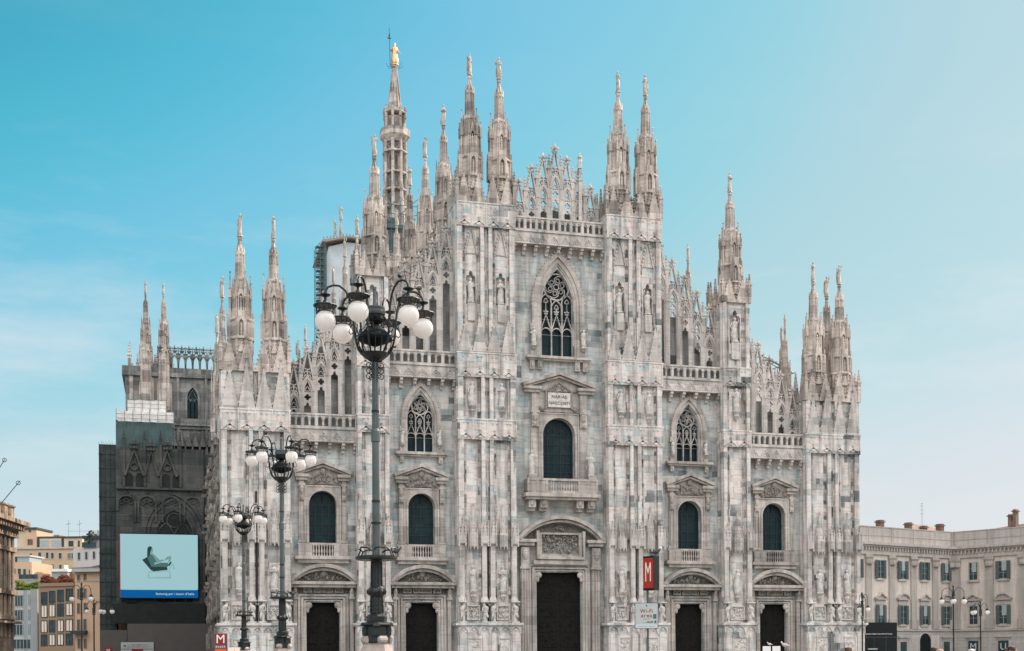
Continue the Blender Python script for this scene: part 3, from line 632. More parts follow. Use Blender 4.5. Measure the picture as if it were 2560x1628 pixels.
# ---- balustrades on consoles
def balustrade(x0, x1, zt, n):
    mb = MB(); y0, y1 = -1.0, -.7; zb = zt-1.5; wd = (x1-x0)/n
    holes = []; hw_ = wd*.5-.25
    for i in range(n):
        c = x0+wd*(i+.5)
        for q in (-1, 1):
            u0, u1 = sorted((c+q*.09, c+q*(.09+hw_))); holes.append([(u0, zb+.28), (u1, zb+.28), (u1, zt-.46), (u1-hw_*.25, zt-.32), (u0+hw_*.25, zt-.32), (u0, zt-.46)])
    mb.plate([(x0, zb+.1), (x1, zb+.1), (x1, zt-.1), (x0, zt-.1)], holes, y0+.04, y1-.04)
    mb.box(x0, x1, y0-.06, y1+.06, zt-.17, zt); mb.box(x0, x1, y0-.05, y1+.05, zb-.02, zb+.18)
    for i in range(n+1): xx = min(max(x0+wd*i, x0+.1), x1-.1); mb.box(xx-.1, xx+.1, y0-.02, y0+.06, zb+.16, zt-.16)
    for i in range(n):
        c = x0+wd*(i+.5); mb.lathe(c, y0+.08, [(.10, zb+.36), (.06, zb+.5), (.06, zt-.75), (.13, zt-.62), (.19, zt-.42), (.1, zt-.36)], 8)
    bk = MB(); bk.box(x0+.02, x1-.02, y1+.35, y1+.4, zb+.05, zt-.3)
    o = dpart(mb, 'balustrade', 'carved'); dpart(bk, 'walkway_shade_panel', 'shadewall', o)
    fb = MB(); z1 = zb-.03; z0 = zt-2.75
    fb.box(x0, x1, -.92, .02, z0+.15, z1); fb.box(x0, x1, -.98, .02, z0, z0+.15); fb.box(x0+.01, x1-.01, -.88, 1.3, zb-.4, zb-.045)
    for i in range(n):
        c = x0+wd*(i+.5)
        fb.bar([(c-wd*.46, z0+.16), (c-wd*.3, z0+.55), (c-wd*.12, z0+.72), (c, z0+.98), (c+wd*.12, z0+.72), (c+wd*.3, z0+.55), (c+wd*.46, z0+.16)], .1, -1.0, -.9)
        fb.bar(garch(c, wd*.5, z0+.16, z0+.6, 4), .07, -.99, -.9); fb.ball((c, -.92, z0+.32), .15, .08, .13, 6, 4)
    for i in range(n+1):
        x = min(max(x0+wd*i, x0+.16), x1-.16)
        fb.box(x-.16, x+.16, -.86, .02, z0-.28, z0); fb.box(x-.16, x+.16, -.6, .02, z0-.62, z0-.28); fb.box(x-.16, x+.16, -.3, .02, z0-.95, z0-.62)
        fb.ball((x, -.62, z0-.45), .11, .14, .2, 6, 4)
    dpart(fb, 'cornice_with_consoles', 'carved', o)
    sf_ = MB(); sf_.box(x0+.03, x1-.03, -.03, -.01, z0-.62, z0-.01); dpart(sf_, 'console_shade_band', 'trim', o)  # darker plate between the consoles, their shade put into its colour
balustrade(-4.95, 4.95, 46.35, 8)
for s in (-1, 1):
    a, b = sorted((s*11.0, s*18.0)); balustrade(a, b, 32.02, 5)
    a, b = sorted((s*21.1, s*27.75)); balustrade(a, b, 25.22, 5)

# ---- pointed tracery windows
def pointed_window(cx, wd, zb, zs, za, ow, oza, ledge):
    k = wd/3.44
    mb = MB()
    for i, (w_, z_, y0, y1, bw) in enumerate(((ow-.5*k, oza-.3*k, -.32, .02, .5*k), (ow-1.2*k, oza-.95*k, -.2, .03, .42*k), (wd+.5*k, za+.45*k, -.1, .04, .3*k))):
        mb.bar([(cx-w_/2, zb+(.0 if i else 3.3*k))]+garch(cx, w_, zs, z_, 10)+[(cx+w_/2, zb+(.0 if i else 3.3*k))], bw, y0, y1)
    for j in range(34):                                     # leafy edge of the hood
        a = garch(cx, ow+.1*k, zs, oza+.1*k, 17)[j if j < 35 else 34]; mb.ball((a[0], -.3, a[1]), .13*k, .09, .13*k, 5, 3)
    for s in (-1, 1):
        x = cx+s*(ow/2-.15*k); mb.box(x-.35*k, x+.35*k, -.3, .02, zb+2.6*k, zb+3.3*k); mb.box(x-.32*k, x+.32*k, -.28, .02, zb+.0, zb+.8*k); mb.ball((x, -.3, zb+.9*k), .3*k, .25, .4*k, 7, 5)
    o = dpart(mb, 'pointed_window', 'trim')
    gb = MB(); gb.prism(opening(cx, wd+.04, zb, garch(cx, wd+.04, zs, za)), .75, .8); dpart(gb, 'window_glass', 'glass', o)
    t = MB(); y0, y1 = .3, .5; p = wd/3; hw = wd/2; b_ = .10*k; H = za-zb; Z = lambda f: zb+H*f
    rz_ = Z(.805); rr = (1.36 if k > .9 else .86)
    t.bar(circ(cx, rz_, rr, 28), b_*1.3, y0, y1, True); t.bar(circ(cx, rz_, rr*.21, 12), b_*.8, y0+.03, y1, True)
    for i in range(6):
        a = i*math.pi/3+.3
        t.bar(circ(cx+rr*.5*math.cos(a), rz_+rr*.5*math.sin(a), rr*.155, 10), b_*.6, y0+.03, y1, True)
        t.bar([(cx+r_*rr*math.cos(a+tw), rz_+r_*rr*math.sin(a+tw)) for r_, tw in ((.22, .45), (.45, .58), (.68, .42), (.86, .05), (.97, -.5))], b_*.75, y0+.03, y1)
    for i in (-1, 0, 1):
        c = cx+i*p; top = Z(.65 if i == 0 else .72); sp_z = top-.9*k
        t.bar([(c-p/2, zb)]+garch(c, p, sp_z, top, 6)+[(c+p/2, zb)], b_, y0, y1)
        t.bar(foil(c, sp_z+.2*k, .25*k, 3, math.pi/2), b_*.5, y0+.03, y1, True); t.box(c-.02*k, c+.02*k, y0+.05, y1, Z(.485)+.6*k, sp_z)
        fz = Z(.30); gz = Z(.485)                           # gabled middle storey
        t.bar([(c-p/2, fz), (c, gz), (c+p/2, fz)], b_*1.05, y0-.02, y1); finial(t, c, (y0+y1)/2, gz-.05*k, .95*k)
        for j in range(5):
            for s in (-1, 1): t.ball((c+s*p/2*(1-(j+.5)/5.5), y0+.05, fz+(gz-fz)*(j+.5)/5.5+.07*k), .07*k, .08, .07*k, 5, 3)
        t.bar([(c-p/2, Z(.26))]+garch(c, p*.96, Z(.27), Z(.335), 6)+[(c+p/2, Z(.26))], b_*.8, y0, y1)
        t.box(c-p/2, c+p/2, y0+.1, y1-.05, Z(.255), Z(.255)+.02); t.box(c-p/2, c+p/2, y0+.1, y1-.05, Z(.43), Z(.43)+.015)
    lt = Z(.74)
    for i in (-1.5, -.5, .5, 1.5): t.box(cx+i*p-b_*.6, cx+i*p+b_*.6, y0-.05, y1, zb, Z(.6))
    dpart(t, 'tracery', 'carved', o)
    lb = MB(); lb.box(cx-ledge, cx+ledge, -.7, .02, zb-.32, zb-.06); lb.box(cx-ledge+.2, cx+ledge-.2, -.5, .02, zb-.5, zb-.32)
    for s in ((-.82, -.58, .58, .82) if k > .9 else (-.75, .75)):
        x = cx+s*ledge; lb.box(x-.26*k, x+.26*k, -.42, .02, zb-1.45*k, zb-.5); lb.ball((x, -.45, zb-1.05*k), .16*k, .14, .3*k, 6, 4)
    dpart(lb, 'sill', 'trim', o)
    for s in (-1, 1): statue(o, cx+s*(ow/2-.15*k), -.42, zb+1.0*k, 1.7*k*1.15)
    return o
pointed_window(0, 3.44, 32.35, 37.6, 41.5, 5.7, 43.25, 3.5)
for s in (-1, 1): pointed_window(s*IX, 2.66, 21.95, 25.2, 27.8, 4.05, 29.0, 2.65)

# ---- renaissance windows and portals
def pane_bars(mb, cx, wd, zb, zt, y, nx, nz):
    for i in range(1, nx): x = cx-wd/2+wd*i/nx; mb.box(x-.03, x+.03, y, y+.05, zb, zt-.25-abs(x-cx)**2*.5)
    for j in range(1, nz): z = zb+(zt-wd/2-zb)*j/(nz-1); mb.box(cx-wd/2, cx+wd/2, y-.01, y+.04, z-.03, z+.03)
    mb.bar(rarch(cx, wd*.62, zt-wd/2, 10), .05, y, y+.05); mb.bar(rarch(cx, wd*.25, zt-wd/2, 8), .05, y, y+.05)
    for a in (.25, .5, .75): mb.bar([(cx+wd*.125*math.cos(a*math.pi), zt-wd/2+wd*.125*math.sin(a*math.pi)), (cx+wd*.5*math.cos(a*math.pi), zt-wd/2+wd*.5*math.sin(a*math.pi))], .05, y, y+.05)
def arched_window(cx, wd, zb, zt, jo, ji, ped, hw, zc, big=False):
    """jo, ji: outer and inner frame half widths; ped: pediment apex; hw: its half width; zc: underside of its cornice"""
    mb = MB(); zs = zt-wd/2; ft = zt+.55
    mb.plate([(cx-ji, zb), (cx+ji, zb), (cx+ji, ft), (cx-ji, ft)], [opening(cx, wd, zb+.01, rarch(cx, wd, zs))], -.24, .05)
    mb.bar([(cx-wd/2-.12, zb)]+rarch(cx, wd+.24, zs)+[(cx+wd/2+.12, zb)], .2, -.33, .04)
    mb.bar([(cx-ji+.09, zb), (cx-ji+.09, ft-.09), (cx+ji-.09, ft-.09), (cx+ji-.09, zb)], .18, -.31, .03)
    for s in (-1, 1):
        a, b = sorted((cx+s*ji, cx+s*jo)); mb.box(a+.06, b, -.2, .04, zb, ft+.1); mb.box(a+.2, b-.12, -.27, .0, zb+.3, zs-.1)
        mb.box(a-.05, b+.08, -.3, .04, zb-.02, zb+.28)
        mb.box(a+.08, b-.02, -.42, .03, ft-1.5, ft-.1); mb.ball(((a+b)/2, -.44, ft-.5), (b-a)*.4, .16, .45, 7, 5); mb.ball(((a+b)/2, -.42, ft-1.25), (b-a)*.3, .13, .25, 7, 5)   # scroll console
        mb.box(a, b+.08, -.5, .02, ft-.1, ft+.12); mb.box(a+.1, b-.04, -.36, .02, ft+.12, zc-.2)
    mb.box(cx-jo, cx+jo, -.15, .02, ft+.1, zc-.2)
    o = dpart(mb, 'arched_window', 'trim')
    gb = MB(); gb.prism(opening(cx, wd+.04, zb, rarch(cx, wd+.04, zs)), .55, .6); dpart(gb, 'window_glass', 'glass', o)
    pb_ = MB(); pane_bars(pb_, cx, wd, zb, zt, .48, 4 if not big else 5, 5 if not big else 6); dpart(pb_, 'glazing_bars', 'lead', o)
    pd = MB(); ct = zc+.42                                  # broken pediment
    pd.bar([(cx-hw, ct+.14), (cx, ped-.2), (cx+hw, ct+.14)], .34, -.78, .03); pd.bar([(cx-hw+.25, ct-.05), (cx, ped-.55), (cx+hw-.25, ct-.05)], .2, -.56, .02)
    pd.prism([(cx-hw+.6, zc+.05), (cx+hw-.6, zc+.05), (cx, ped-.5)], -.16, .01)
    for s in (-1, 1):
        a, b = sorted((cx+s*(hw-.08), cx+s*hw*.5)); pd.box(a, b, -.74, .02, zc+.1, zc+.4); pd.box(a+.1, b-.1, -.56, .02, zc-.2, zc+.1)
    dpart(pd, 'pediment', 'trim', o)
    rl = MB(); rw = hw*.31; r0 = ft+.25; r1 = ped-1.05
    if big:
        rl.box(cx-1.22, cx+1.22, -.42, .0, 27.05, 28.55); dpart(rl, 'inscription_plaque', 'statue', o)
        rl = MB(); relief(rl, cx-.75, cx+.75, 28.6, 29.4, -.25, 16, .12, 3)
        rl.bar([(cx-1.38, 26.9), (cx-1.38, 28.75), (cx, 29.7), (cx+1.38, 28.75), (cx+1.38, 26.9)], .2, -.36, -.02)
    else:
        rl.box(cx-rw-.14, cx+rw+.14, -.3, .01, r0-.12, r1-.25); relief(rl, cx-rw, cx+rw, r0, r1-.3, -.33, 22, .16, int(cx)); rl.ball((cx, -.36, r1-.05), .3, .2, .32, 8, 5)
    for s in (-1, 1): rl.ball((cx+s*(rw+.55), -.25, r0+.2), .3, .15, .3, 8, 5)
    dpart(rl, 'pediment_relief', 'relief', o)
    return o
for cx in (-OX, -IX, IX, OX):
    o = arched_window(cx, 2.68, 12.6, 17.74, 2.37, 1.8, 20.75, 2.8, 18.95)
    b = MB(); b.box(cx-2.5, cx+2.5, -.3, .03, 12.42, 12.62)
    for s in (-1, 1): a0, a1 = sorted((cx+s*1.05, cx+s*2.42)); b.box(a0, a1, -.42, .02, 11.3, 12.44); b.box(min(cx+s*1.6, cx+s*1.72), max(cx+s*1.6, cx+s*1.72), -.47, 0, 11.3, 12.44)
    for i in range(8):
        x = cx-.92+i*.263; b.lathe(x, -.3, [(.09, 11.3), (.09, 11.4), (.05, 11.5), (.1, 11.75), (.05, 12.05), (.06, 12.2), (.09, 12.3), (.09, 12.44)], 7)
    b.box(cx-2.78, cx+2.78, -.78, .03, 10.98, 11.3); b.box(cx-2.5, cx+2.5, -.55, .02, 10.62, 10.98)
    dpart(b, 'window_balcony', 'trim', o)
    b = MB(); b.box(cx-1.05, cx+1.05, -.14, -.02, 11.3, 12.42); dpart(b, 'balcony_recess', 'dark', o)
cw = arched_window(0, 3.46, 19.5, 25.95, 3.05, 2.2, 30.75, 3.95, 28.7, True)
text('MARIAE', .46, 'inscription', M['ink'], cw, (0, -.432, 28.12)); text('NASCENTI', .46, 'inscription', M['ink'], cw, (0, -.432, 27.46))
b = MB(); b.box(-4.02, 4.02, -1.75, .02, 17.62, 18.0); b.box(-3.85, 3.85, -1.5, .02, 17.35, 17.62); b.box(-3.75, 3.75, -1.55, -1.2, 18.0, 18.22); b.box(-3.78, 3.78, -1.6, -1.15, 19.28, 19.5)
for s in (-1, 1):
    a0, a1 = sorted((s*1.75, s*3.75)); b.box(a0, a1, -1.52, -1.22, 18.2, 19.3); b.box(min(s*3.45, s*3.75), max(s*3.45, s*3.75), -1.2, .0, 18.2, 19.48)
    for x in (s*1.75, s*2.75, s*3.68): b.box(x-.12, x+.12, -1.58, -1.2, 18.15, 19.33)
    b.box(s*3.2-.4, s*3.2+.4, -1.5, -.6, 19.5, 19.95)
    for x in (s*3.2, s*1.95):
        b.box(x-.38, x+.38, -1.2, .02, 16.55, 17.36); b.box(x-.38, x+.38, -.8, .02, 16.2, 16.55); b.ball((x, -1.22, 17.0), .26, .2, .34, 8, 6)
for i in range(12):
    x = -1.54+i*.28; b.lathe(x, -1.38, [(.1, 18.2), (.05, 18.35), (.11, 18.65), (.05, 19.0), (.1, 19.2), (.1, 19.3)], 7)
dpart(b, 'balcony', 'trim', cw)
statue(cw, -3.2, -1.05, 19.98, 2.5, 1, .3); statue(cw, 3.2, -1.05, 19.98, 2.4, 0, -.3)
def portal(cx, dw, zl, hw, zb, rise, big=False):
    """dw door width, zl lintel, hw hood half width, zb underside of the hood"""
    o_ = MB(); h = dw/2
    for i, (e, y0, bw) in enumerate(((.16, -.16, .24), (.42, -.30, .26), (.72, -.22, .26))):
        o_.bar([(cx-h-e, .1), (cx-h-e, zl+e), (cx+h+e, zl+e), (cx+h+e, .1)], bw, y0, .06)
    p0, p1 = h+.95, hw-.45
    for s in (-1, 1):
        a, b = sorted((cx+s*p0, cx+s*p1)); o_.box(a, b, -.5, .04, .1, zl+.35)
        for j in range(3): x = a+(b-a)*(j+.5)/3; o_.lathe(x, -.5, [((b-a)/7, .6), ((b-a)/7, zl+.2)], 8)
        o_.box(a-.1, b+.1, -.68, .03, .1, .7); o_.box(a-.1, b+.1, -.72, .03, zl+.3, zl+.55)
        o_.box(a, b, -.7, .02, zl+.55, zb-.5); o_.ball(((a+b)/2, -.68, (zl+zb)/2+.3), (b-a)*.42, .2, (zb-zl)*.2, 8, 6)
        o_.ball((cx+s*(h-.22), -.1, zl-.28), .34, .16, .34, 9, 6); o_.ball((cx+s*(h-.1), -.1, zl-.75), .18, .14, .3, 7, 5)       # scrolls in the upper corners
    o = dpart(o_, 'portal', 'trim')
    d_ = MB(); d_.box(cx-h-.05, cx+h+.05, .62, .72, .1, zl+.05)
    for i in range(2):
        for j in range(int(zl/1.6)):
            a = cx-h+.25+i*h; d_.box(a, a+h-.5, .57, .63, .6+j*1.6, .6+j*1.6+1.3)
            relief(d_, a+.1, a+h-.6, .7+j*1.6, 1.8+j*1.6, .57, 8, .05, j)
    dpart(d_, 'door', 'bronze', o)
    hb = MB()
    hb.bar(rarch(cx, 2*hw-.3, zb+.3, 22, rise-.4), .36, -1.15, .03); hb.bar(rarch(cx, 2*hw-.9, zb+.28, 22, rise-.75), .24, -.85, .02)
    if not big: hb.box(cx-hw, cx+hw, -1.15, .02, zb, zb+.28); hb.box(cx-hw+.2, cx+hw-.2, -.9, .02, zb-.3, zb)
    else:
        for s in (-1, 1): a, b = sorted((cx+s*hw, cx+s*2.75)); hb.box(a, b, -1.15, .02, zb, zb+.3); hb.box(a+.2, b-.15, -.9, .02, zb-.35, zb)
        hb.bar([(cx-2.5, 14.2), (cx-2.5, 11.4), (cx+2.5, 11.4), (cx+2.5, 14.2)], .3, -.8, .02); hb.box(cx-2.9, cx+2.9, -.6, .01, 10.75, 11.2)
        hb.plate([(cx-2.35, 11.55), (cx+2.35, 11.55), (cx+2.35, 14.05), (cx-2.35, 14.05)], [[(cx-2.0, 11.8), (cx+2.0, 11.8), (cx+2.0, 13.85), (cx-2.0, 13.85)]], -.5, .0)
    dpart(hb, 'arched_hood', 'trim', o)
    ty = MB(); ty.prism(rarch(cx, 2*hw-1.2, zb+.2, 22, rise-.9), -.2, .01)
    if not big: ty.box(cx-hw+.3, cx+hw-.3, -.12, .02, zl+.9, zb-.3)
    dpart(ty, 'tympanum', 'tympanum', o)
    rl = MB()
    if big: relief(rl, cx-1.95, cx+1.95, 11.85, 13.8, -.25, 17, .22, 9); dpart(rl, 'lunette_relief', 'relief', o); rl = MB(); relief(rl, cx-.7, cx+.7, 14.3, 14.8, -.3, 14, .15, 2)
    else:
        relief(rl, cx-hw*.6, cx+hw*.6, zb+.35, zb+.3+rise*.55, -.26, 11, .16, 4); rl.ball((cx, -.35, zb+rise*.62), .32, .25, .42, 8, 6)
        z0, z1 = zl+.95, zb-.35
        for a, b in ((-.95, .95), (-1.95, -1.1), (1.1, 1.95)):
            rl.plate([(cx+a, z0), (cx+b, z0), (cx+b, z1), (cx+a, z1)], [[(cx+a+.1, z0+.1), (cx+b-.1, z0+.1), (cx+b-.1, z1-.1), (cx+a+.1, z1-.1)]], -.42, -.05)
            rl.box(cx+a, cx+b, -.2, -.0, z0, z1); relief(rl, cx+a+.08, cx+b-.08, z0+.08, z1-.08, -.22, 22, .13, int(a*3))
    dpart(rl, 'portal_relief', 'relief', o)
for cx in (-OX, -IX, IX, OX): portal(cx, 3.28, 6.75, 3.38, 8.5, 1.95)
portal(0, 4.94, 9.97, 4.75, 13.0, 2.7, True)
# ---- body of the church behind the facade
nb = MB(); nb.box(-9.3, 9.3, 1.5, 96, 0, 46.4); nb.prism([(-9.3, 46.4), (9.3, 46.4), (0, 48.2)], 1.6, 96); dpart(nb, 'nave', 'roof')
for s in (-1, 1):
    a, b = sorted((s*9.25, s*18.4)); mb = MB(); mb.box(a, b, 1.45, 84, 0, 31); mb.prism([(s*18.3, 31), (s*9.2, 31), (s*9.2, 40.5), (s*18.3, 33.4)], 2.4, 84); dpart(mb, 'aisle', 'roof')
    a, b = sorted((s*18.35, s*28.6)); mb = MB(); mb.box(a, b, 1.46, 80, 0, 24.3); mb.prism([(s*28.5, 24.3), (s*18.3, 24.3), (s*18.3, 36.6), (s*28.5, 29.8)] if s < 0 else [(s*28.5, 24.3), (s*18.3, 24.3), (s*18.3, 32.8), (s*28.5, 26.2)], 2.6, 60); dpart(mb, 'aisle', 'roof')
def crest(X_, y0, y1, zb, zt, step, name='roof_crest'):     # pierced parapet running back along a wall head
    mb = MB(); mb.M = Matrix.Translation((X_, 0, 0)) @ Matrix.Rotation(math.pi/2, 4, 'Z'); n = int((y1-y0)/step); h = zt-zb
    for i in range(n):
        c = y0+step*(i+.5)
        gablet(mb, c, step*.95, zb+h*.25, zb+h*.85, -.12, .12, 3, .0, .2); finial(mb, c, 0, zb+h*.8, h*.28)
        mb.box(c-step*.45, c+step*.45, -.15, .15, zb-.3, zb+.25)
        pinnacle(mb, c-step/2, 0, zb, zb+h*.92, .14)
    dpart(mb, name, 'spire')
for s in (-1, 1):
    crest(s*9.4, 2.2, 84, 46.3, 51.0, 1.6); crest(s*18.5, 3.0, 80, 33.2, 37.6, 1.8); crest(s*28.6, 5, 78, 26.0, 29.6, 2.0)
# flanks: deep buttresses with statues, topped by spires
for s in (-1, 1):
    mb = MB()
    for i, y in enumerate((7.5, 16, 25, 34, 43, 52)):
        x0, x1 = sorted((s*28.4, s*33.9)); mb.box(x0, x1, y-1.0, y+1.0, 0, 27.5); x0, x1 = sorted((s*28.4, s*34.4)); mb.box(x0, x1, y-1.25, y+1.25, 0, 4.5)
        for z in (12.5, 23.4): x0, x1 = sorted((s*28.4, s*34.2)); mb.box(x0, x1, y-1.2, y+1.2, z, z+.5)
        for dy in (-.75, 0, .75):
            mb.box(min(s*33.8, s*34.15), max(s*33.8, s*34.15), y+dy-.14, y+dy+.14, 4.5, 27.2)
            for z in (9, 13.2, 17.5, 21.5, 25): mb.ball((s*34.2, y+dy, z), .26, .3, .75, 6, 5)
        for z in (7, 15, 20):
            mb.lathe(s*34.0, y-1.1, [(.3, z-1.2), (.45, z-.6), (.3, z), (.28, z+1.5), (.1, z+2)], 6)
            mb.box(min(s*33, s*34.9), max(s*33, s*34.9), y-.16, y+.16, z+3.2, z+3.6)       # spouts
    mb.box(*sorted((s*28.3, s*30.2)), 5, 60, 0, 26.2); o = dpart(mb, 'flank_wall', 'flank')
    g_ = MB()
    for y in (12, 20.5, 29.5, 38.5, 47.5): g_.box(*sorted((s*30.2, s*30.25)), y-2, y+2, 5, 22)
    dpart(g_, 'flank_window', 'glass', o)
    for y, zt in ((25, 46.0), (43, 46.5)) if s < 0 else ((14, 41.5), (30, 43)): spire(duomo, s*33.0, y, 27.4, zt, .78, 1)
for y, zt in ((10.9, 62.2), (21.2, 62.8), (31.1, 63.2), (40.8, 61.0), (52, 62), (64, 62)):
    spire(duomo, -9.6, y, 46.5, zt, .98, 1); spire(duomo, 9.6, y, 46.5, 60.0, .98, 1) if y > 21 else None
for x, y, zt, z0 in ((-19.0, 12.6, 50.0, 34), (-19.0, 22.7, 50.8, 34), (-19.0, 33.3, 50.7, 34), (-19.0, 45, 51, 34), (-19.1, 66.8, 51.9, 34), (-19.2, 78, 52.4, 34), (19.2, 10.4, 49.3, 34), (-9.6, 97, 81.6, 62), (-9.6, 105.3, 81.8, 62), (28.8, 5.2, 40.2, 26)):
    spire(duomo, x, y, z0, zt, .72, 1)
# small statues on pinnacles along the left aisle roof
for x, y, z0, z1, r in [(-28.2, y, 26, 32.5+y*.12, .24) for y in (5, 8, 11, 15, 19)]+[(-27.6+i*1.35, 3.4, 29, 31.6+i*.9, .16) for i in range(7)]+[(-19.6, y, 33, 38.5, .25) for y in (6, 14, 18, 27, 37)]:
    rs = MB(); pinnacle(rs, x, y, z0, z1, r); dpart(rs, 'roof_pinnacle', 'spire')
for y in (10.9, 21.2, 31.1, 40.8, 52):                      # flying buttresses over the aisle roofs
    for s in (-1, 1):
        fb = MB(); fb.bar([(s*9.4, 46), (s*12.5, 45), (s*15.5, 42.2), (s*18.6, 37.6)], .7, y-.3, y+.3)
        for k in range(5): finial(fb, s*(10.5+1.8*k), y, 45.9-(.35+.3*k)*k*1.1, 1.6)
        dpart(fb, 'flying_buttress', 'spire')

# ---- crossing tower and main spire
tb = MB(); tb.lathe(0, 94.2, [(13, 40), (13, 60), (12.2, 60.2), (12.2, 66), (4, 71)], 8, math.pi/8); dpart(tb, 'crossing_tower', 'spire')
GX, GY = -.3, 94.2
g = MB(); e8 = math.pi/8
g.lathe(GX, GY, [(2.6, 68), (2.3, 76), (1.45, 77), (1.45, 96.5)], 8, e8)
for k in range(8):
    a = e8+k*math.pi/4; c, s = math.cos(a), math.sin(a)
    g.tube([(GX+2.5*c, GY+2.5*s, 68), (GX+1.95*c, GY+1.95*s, 80), (GX+1.9*c, GY+1.9*s, 93)], .3, 6)
    g.tube([(GX+1.75*c, GY+1.75*s, 93.8), (GX+1.7*c, GY+1.7*s, 97.2)], .24, 6); pinnacle(g, GX+1.85*c, GY+1.85*s, 96.2, 98.6, .2)
    g.tube([(GX+1.2*c, GY+1.2*s, 97.2), (GX+.42*c, GY+.42*s, 105.2)], .17, 5, .09)
    if k % 2 == 0: g.lathe(GX+2.3*c, GY+2.3*s, [(.5, 70), (.45, 78), (.12, 83), (.25, 83.3), (.02, 84.5)], 6)
for z, r in ((80.2, 2.1), (83.2, 2.1), (86.2, 2.1), (89.9, 2.2), (97.0, 1.95)): g.lathe(GX, GY, [(r-.1, z), (r+.12, z+.12), (r+.12, z+.35), (r-.1, z+.5)], 8, e8)
g.lathe(GX, GY, [(1.9, 91.9), (2.5, 92.6), (2.75, 92.9), (2.75, 94.1), (2.6, 94.1), (2.6, 93.2)], 8, e8)
g.lathe(GX, GY, [(1.25, 97.2), (.8, 100.8), (.36, 105.2), (.6, 105.4), (.66, 105.8), (.4, 105.9)], 8, e8)
o = dpart(g, 'main_spire', 'spire')
d = MB()
for k in range(8):
    d.M = Matrix.Translation((GX, GY, 0)) @ Matrix.Rotation(k*math.pi/4, 4, 'Z')
    for z0, z1 in ((80.9, 83), (83.9, 86), (87, 89.6), (90.5, 91.9), (94.6, 96.3)): d.prism(opening(0, .46, z0, garch(0, .46, z1-.5, z1-.1, 4)), -1.46, -1.36)
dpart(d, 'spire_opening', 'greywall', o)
md = MB(); n = 12; vs = []                                  # gilded Madonna with a halberd
prof = [(0, .62), (.3, .74), (.9, .70), (1.6, .60), (2.1, .52), (2.5, .58), (2.9, .56), (3.1, .34), (3.2, .2), (3.35, .27), (3.55, .28), (3.75, .2), (3.85, .08)]
for z, r in prof:
    for a in range(n): t_ = 2*math.pi*a/n; f = 1+.15*math.sin(5*t_+z*2)*(z < 2.6); vs.append((r*f*math.cos(t_), r*f*.8*math.sin(t_), z))
md.add(vs, [(i*n+a, i*n+(a+1) % n, (i+1)*n+(a+1) % n, (i+1)*n+a) for i in range(len(prof)-1) for a in range(n)]+[tuple(range(n-1, -1, -1)), tuple((len(prof)-1)*n+a for a in range(n))])
md.tube([(-.5, 0, 2.85), (-.85, -.2, 2.3), (-.75, -.4, 2.6)], .17, 6, .1); md.tube([(.5, 0, 2.85), (.9, -.2, 2.2), (1.15, -.4, 1.95)], .17, 6, .1)
md.lathe(0, 0, [(.8, -.25), (.85, -.1), (.7, .05)], 12)
mo = dpart(md, 'gilded_statue', 'gold', o, True); mo.location = (GX+.05, GY, 105.95); mo.scale = (.84, .84, 1)
hb = MB(); hb.tube([(-.85, -.3, -.6), (-1.0, -.3, 6.2)], .045, 5); hb.plate([(-1.12, 4.7), (-.84, 4.7), (-.98, 5.6)], [], -.34, -.26); hb.box(-1.3, -.68, -.33, -.27, 4.3, 4.5)
for k in range(8): a = k*math.pi/4; hb.tube([(.5*math.cos(a), .5*math.sin(a), -.5), (1.3*math.cos(a), 1.3*math.sin(a), -.4), (1.5*math.cos(a), 1.5*math.sin(a), .1)], .03, 4)
ho = dpart(hb, 'halberd', 'lead', o); ho.location = (GX+.05, GY, 105.95)

# ---- north transept seen past the left tower
t = MB(); t.box(-45.5, -29, 74, 104, 0, 44.2); t.box(-45.9, -29, 73.7, 104, 36.3, 36.8); t.box(-46, -29, 73.6, 104, 44.2, 45.6)
for x in (-39.2, -37.8, -33.6, -32.2): t.box(x-.2, x+.2, 73.65, 74, 30, 44.2)
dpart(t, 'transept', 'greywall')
t = MB()
for i in range(9):
    c = -40.4+i*1.07; t.bar([(c-.5, 45.6)]+garch(c, .9, 46.6, 47.6, 4)+[(c+.5, 45.6)], .2, 73.8, 74.1)
    gablet(t, c, 1.0, 47.0, 48.4, 73.8, 74.1, 3, .0, .2); finial(t, c, 73.95, 48.0, 1.6); pinnacle(t, c+.53, 73.95, 45.6, 49.0, .13)
    t.bar(rarch(c, .9, 37.0, 6), .14, 73.3, 73.6); gablet(t, c-.2, 1.0, 33.6, 36.2, 73.3, 73.6, 4, .6); t.box(c-.75, c-.55, 73.3, 73.6, 30.8, 34); 
    t.lathe(c, 73.6, [(.12, 44.4), (.06, 44.8), (.14, 45.5)], 6)
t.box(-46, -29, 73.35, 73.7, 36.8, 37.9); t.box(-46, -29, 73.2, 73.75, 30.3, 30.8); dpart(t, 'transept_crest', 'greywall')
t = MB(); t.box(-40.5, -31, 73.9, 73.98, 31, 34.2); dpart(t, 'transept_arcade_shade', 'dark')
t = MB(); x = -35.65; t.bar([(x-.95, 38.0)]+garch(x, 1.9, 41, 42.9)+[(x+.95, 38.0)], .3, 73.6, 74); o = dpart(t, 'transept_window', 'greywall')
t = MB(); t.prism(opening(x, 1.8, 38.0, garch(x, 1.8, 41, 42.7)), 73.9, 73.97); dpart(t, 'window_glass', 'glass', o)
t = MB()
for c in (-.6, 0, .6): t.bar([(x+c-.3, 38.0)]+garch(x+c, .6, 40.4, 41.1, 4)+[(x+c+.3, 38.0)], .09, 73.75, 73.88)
t.bar([(x-.6, 41.1), (x, 42.3), (x+.6, 41.1), (x, 40.6)], .09, 73.75, 73.88, True); dpart(t, 'tracery', 'greywall', o)
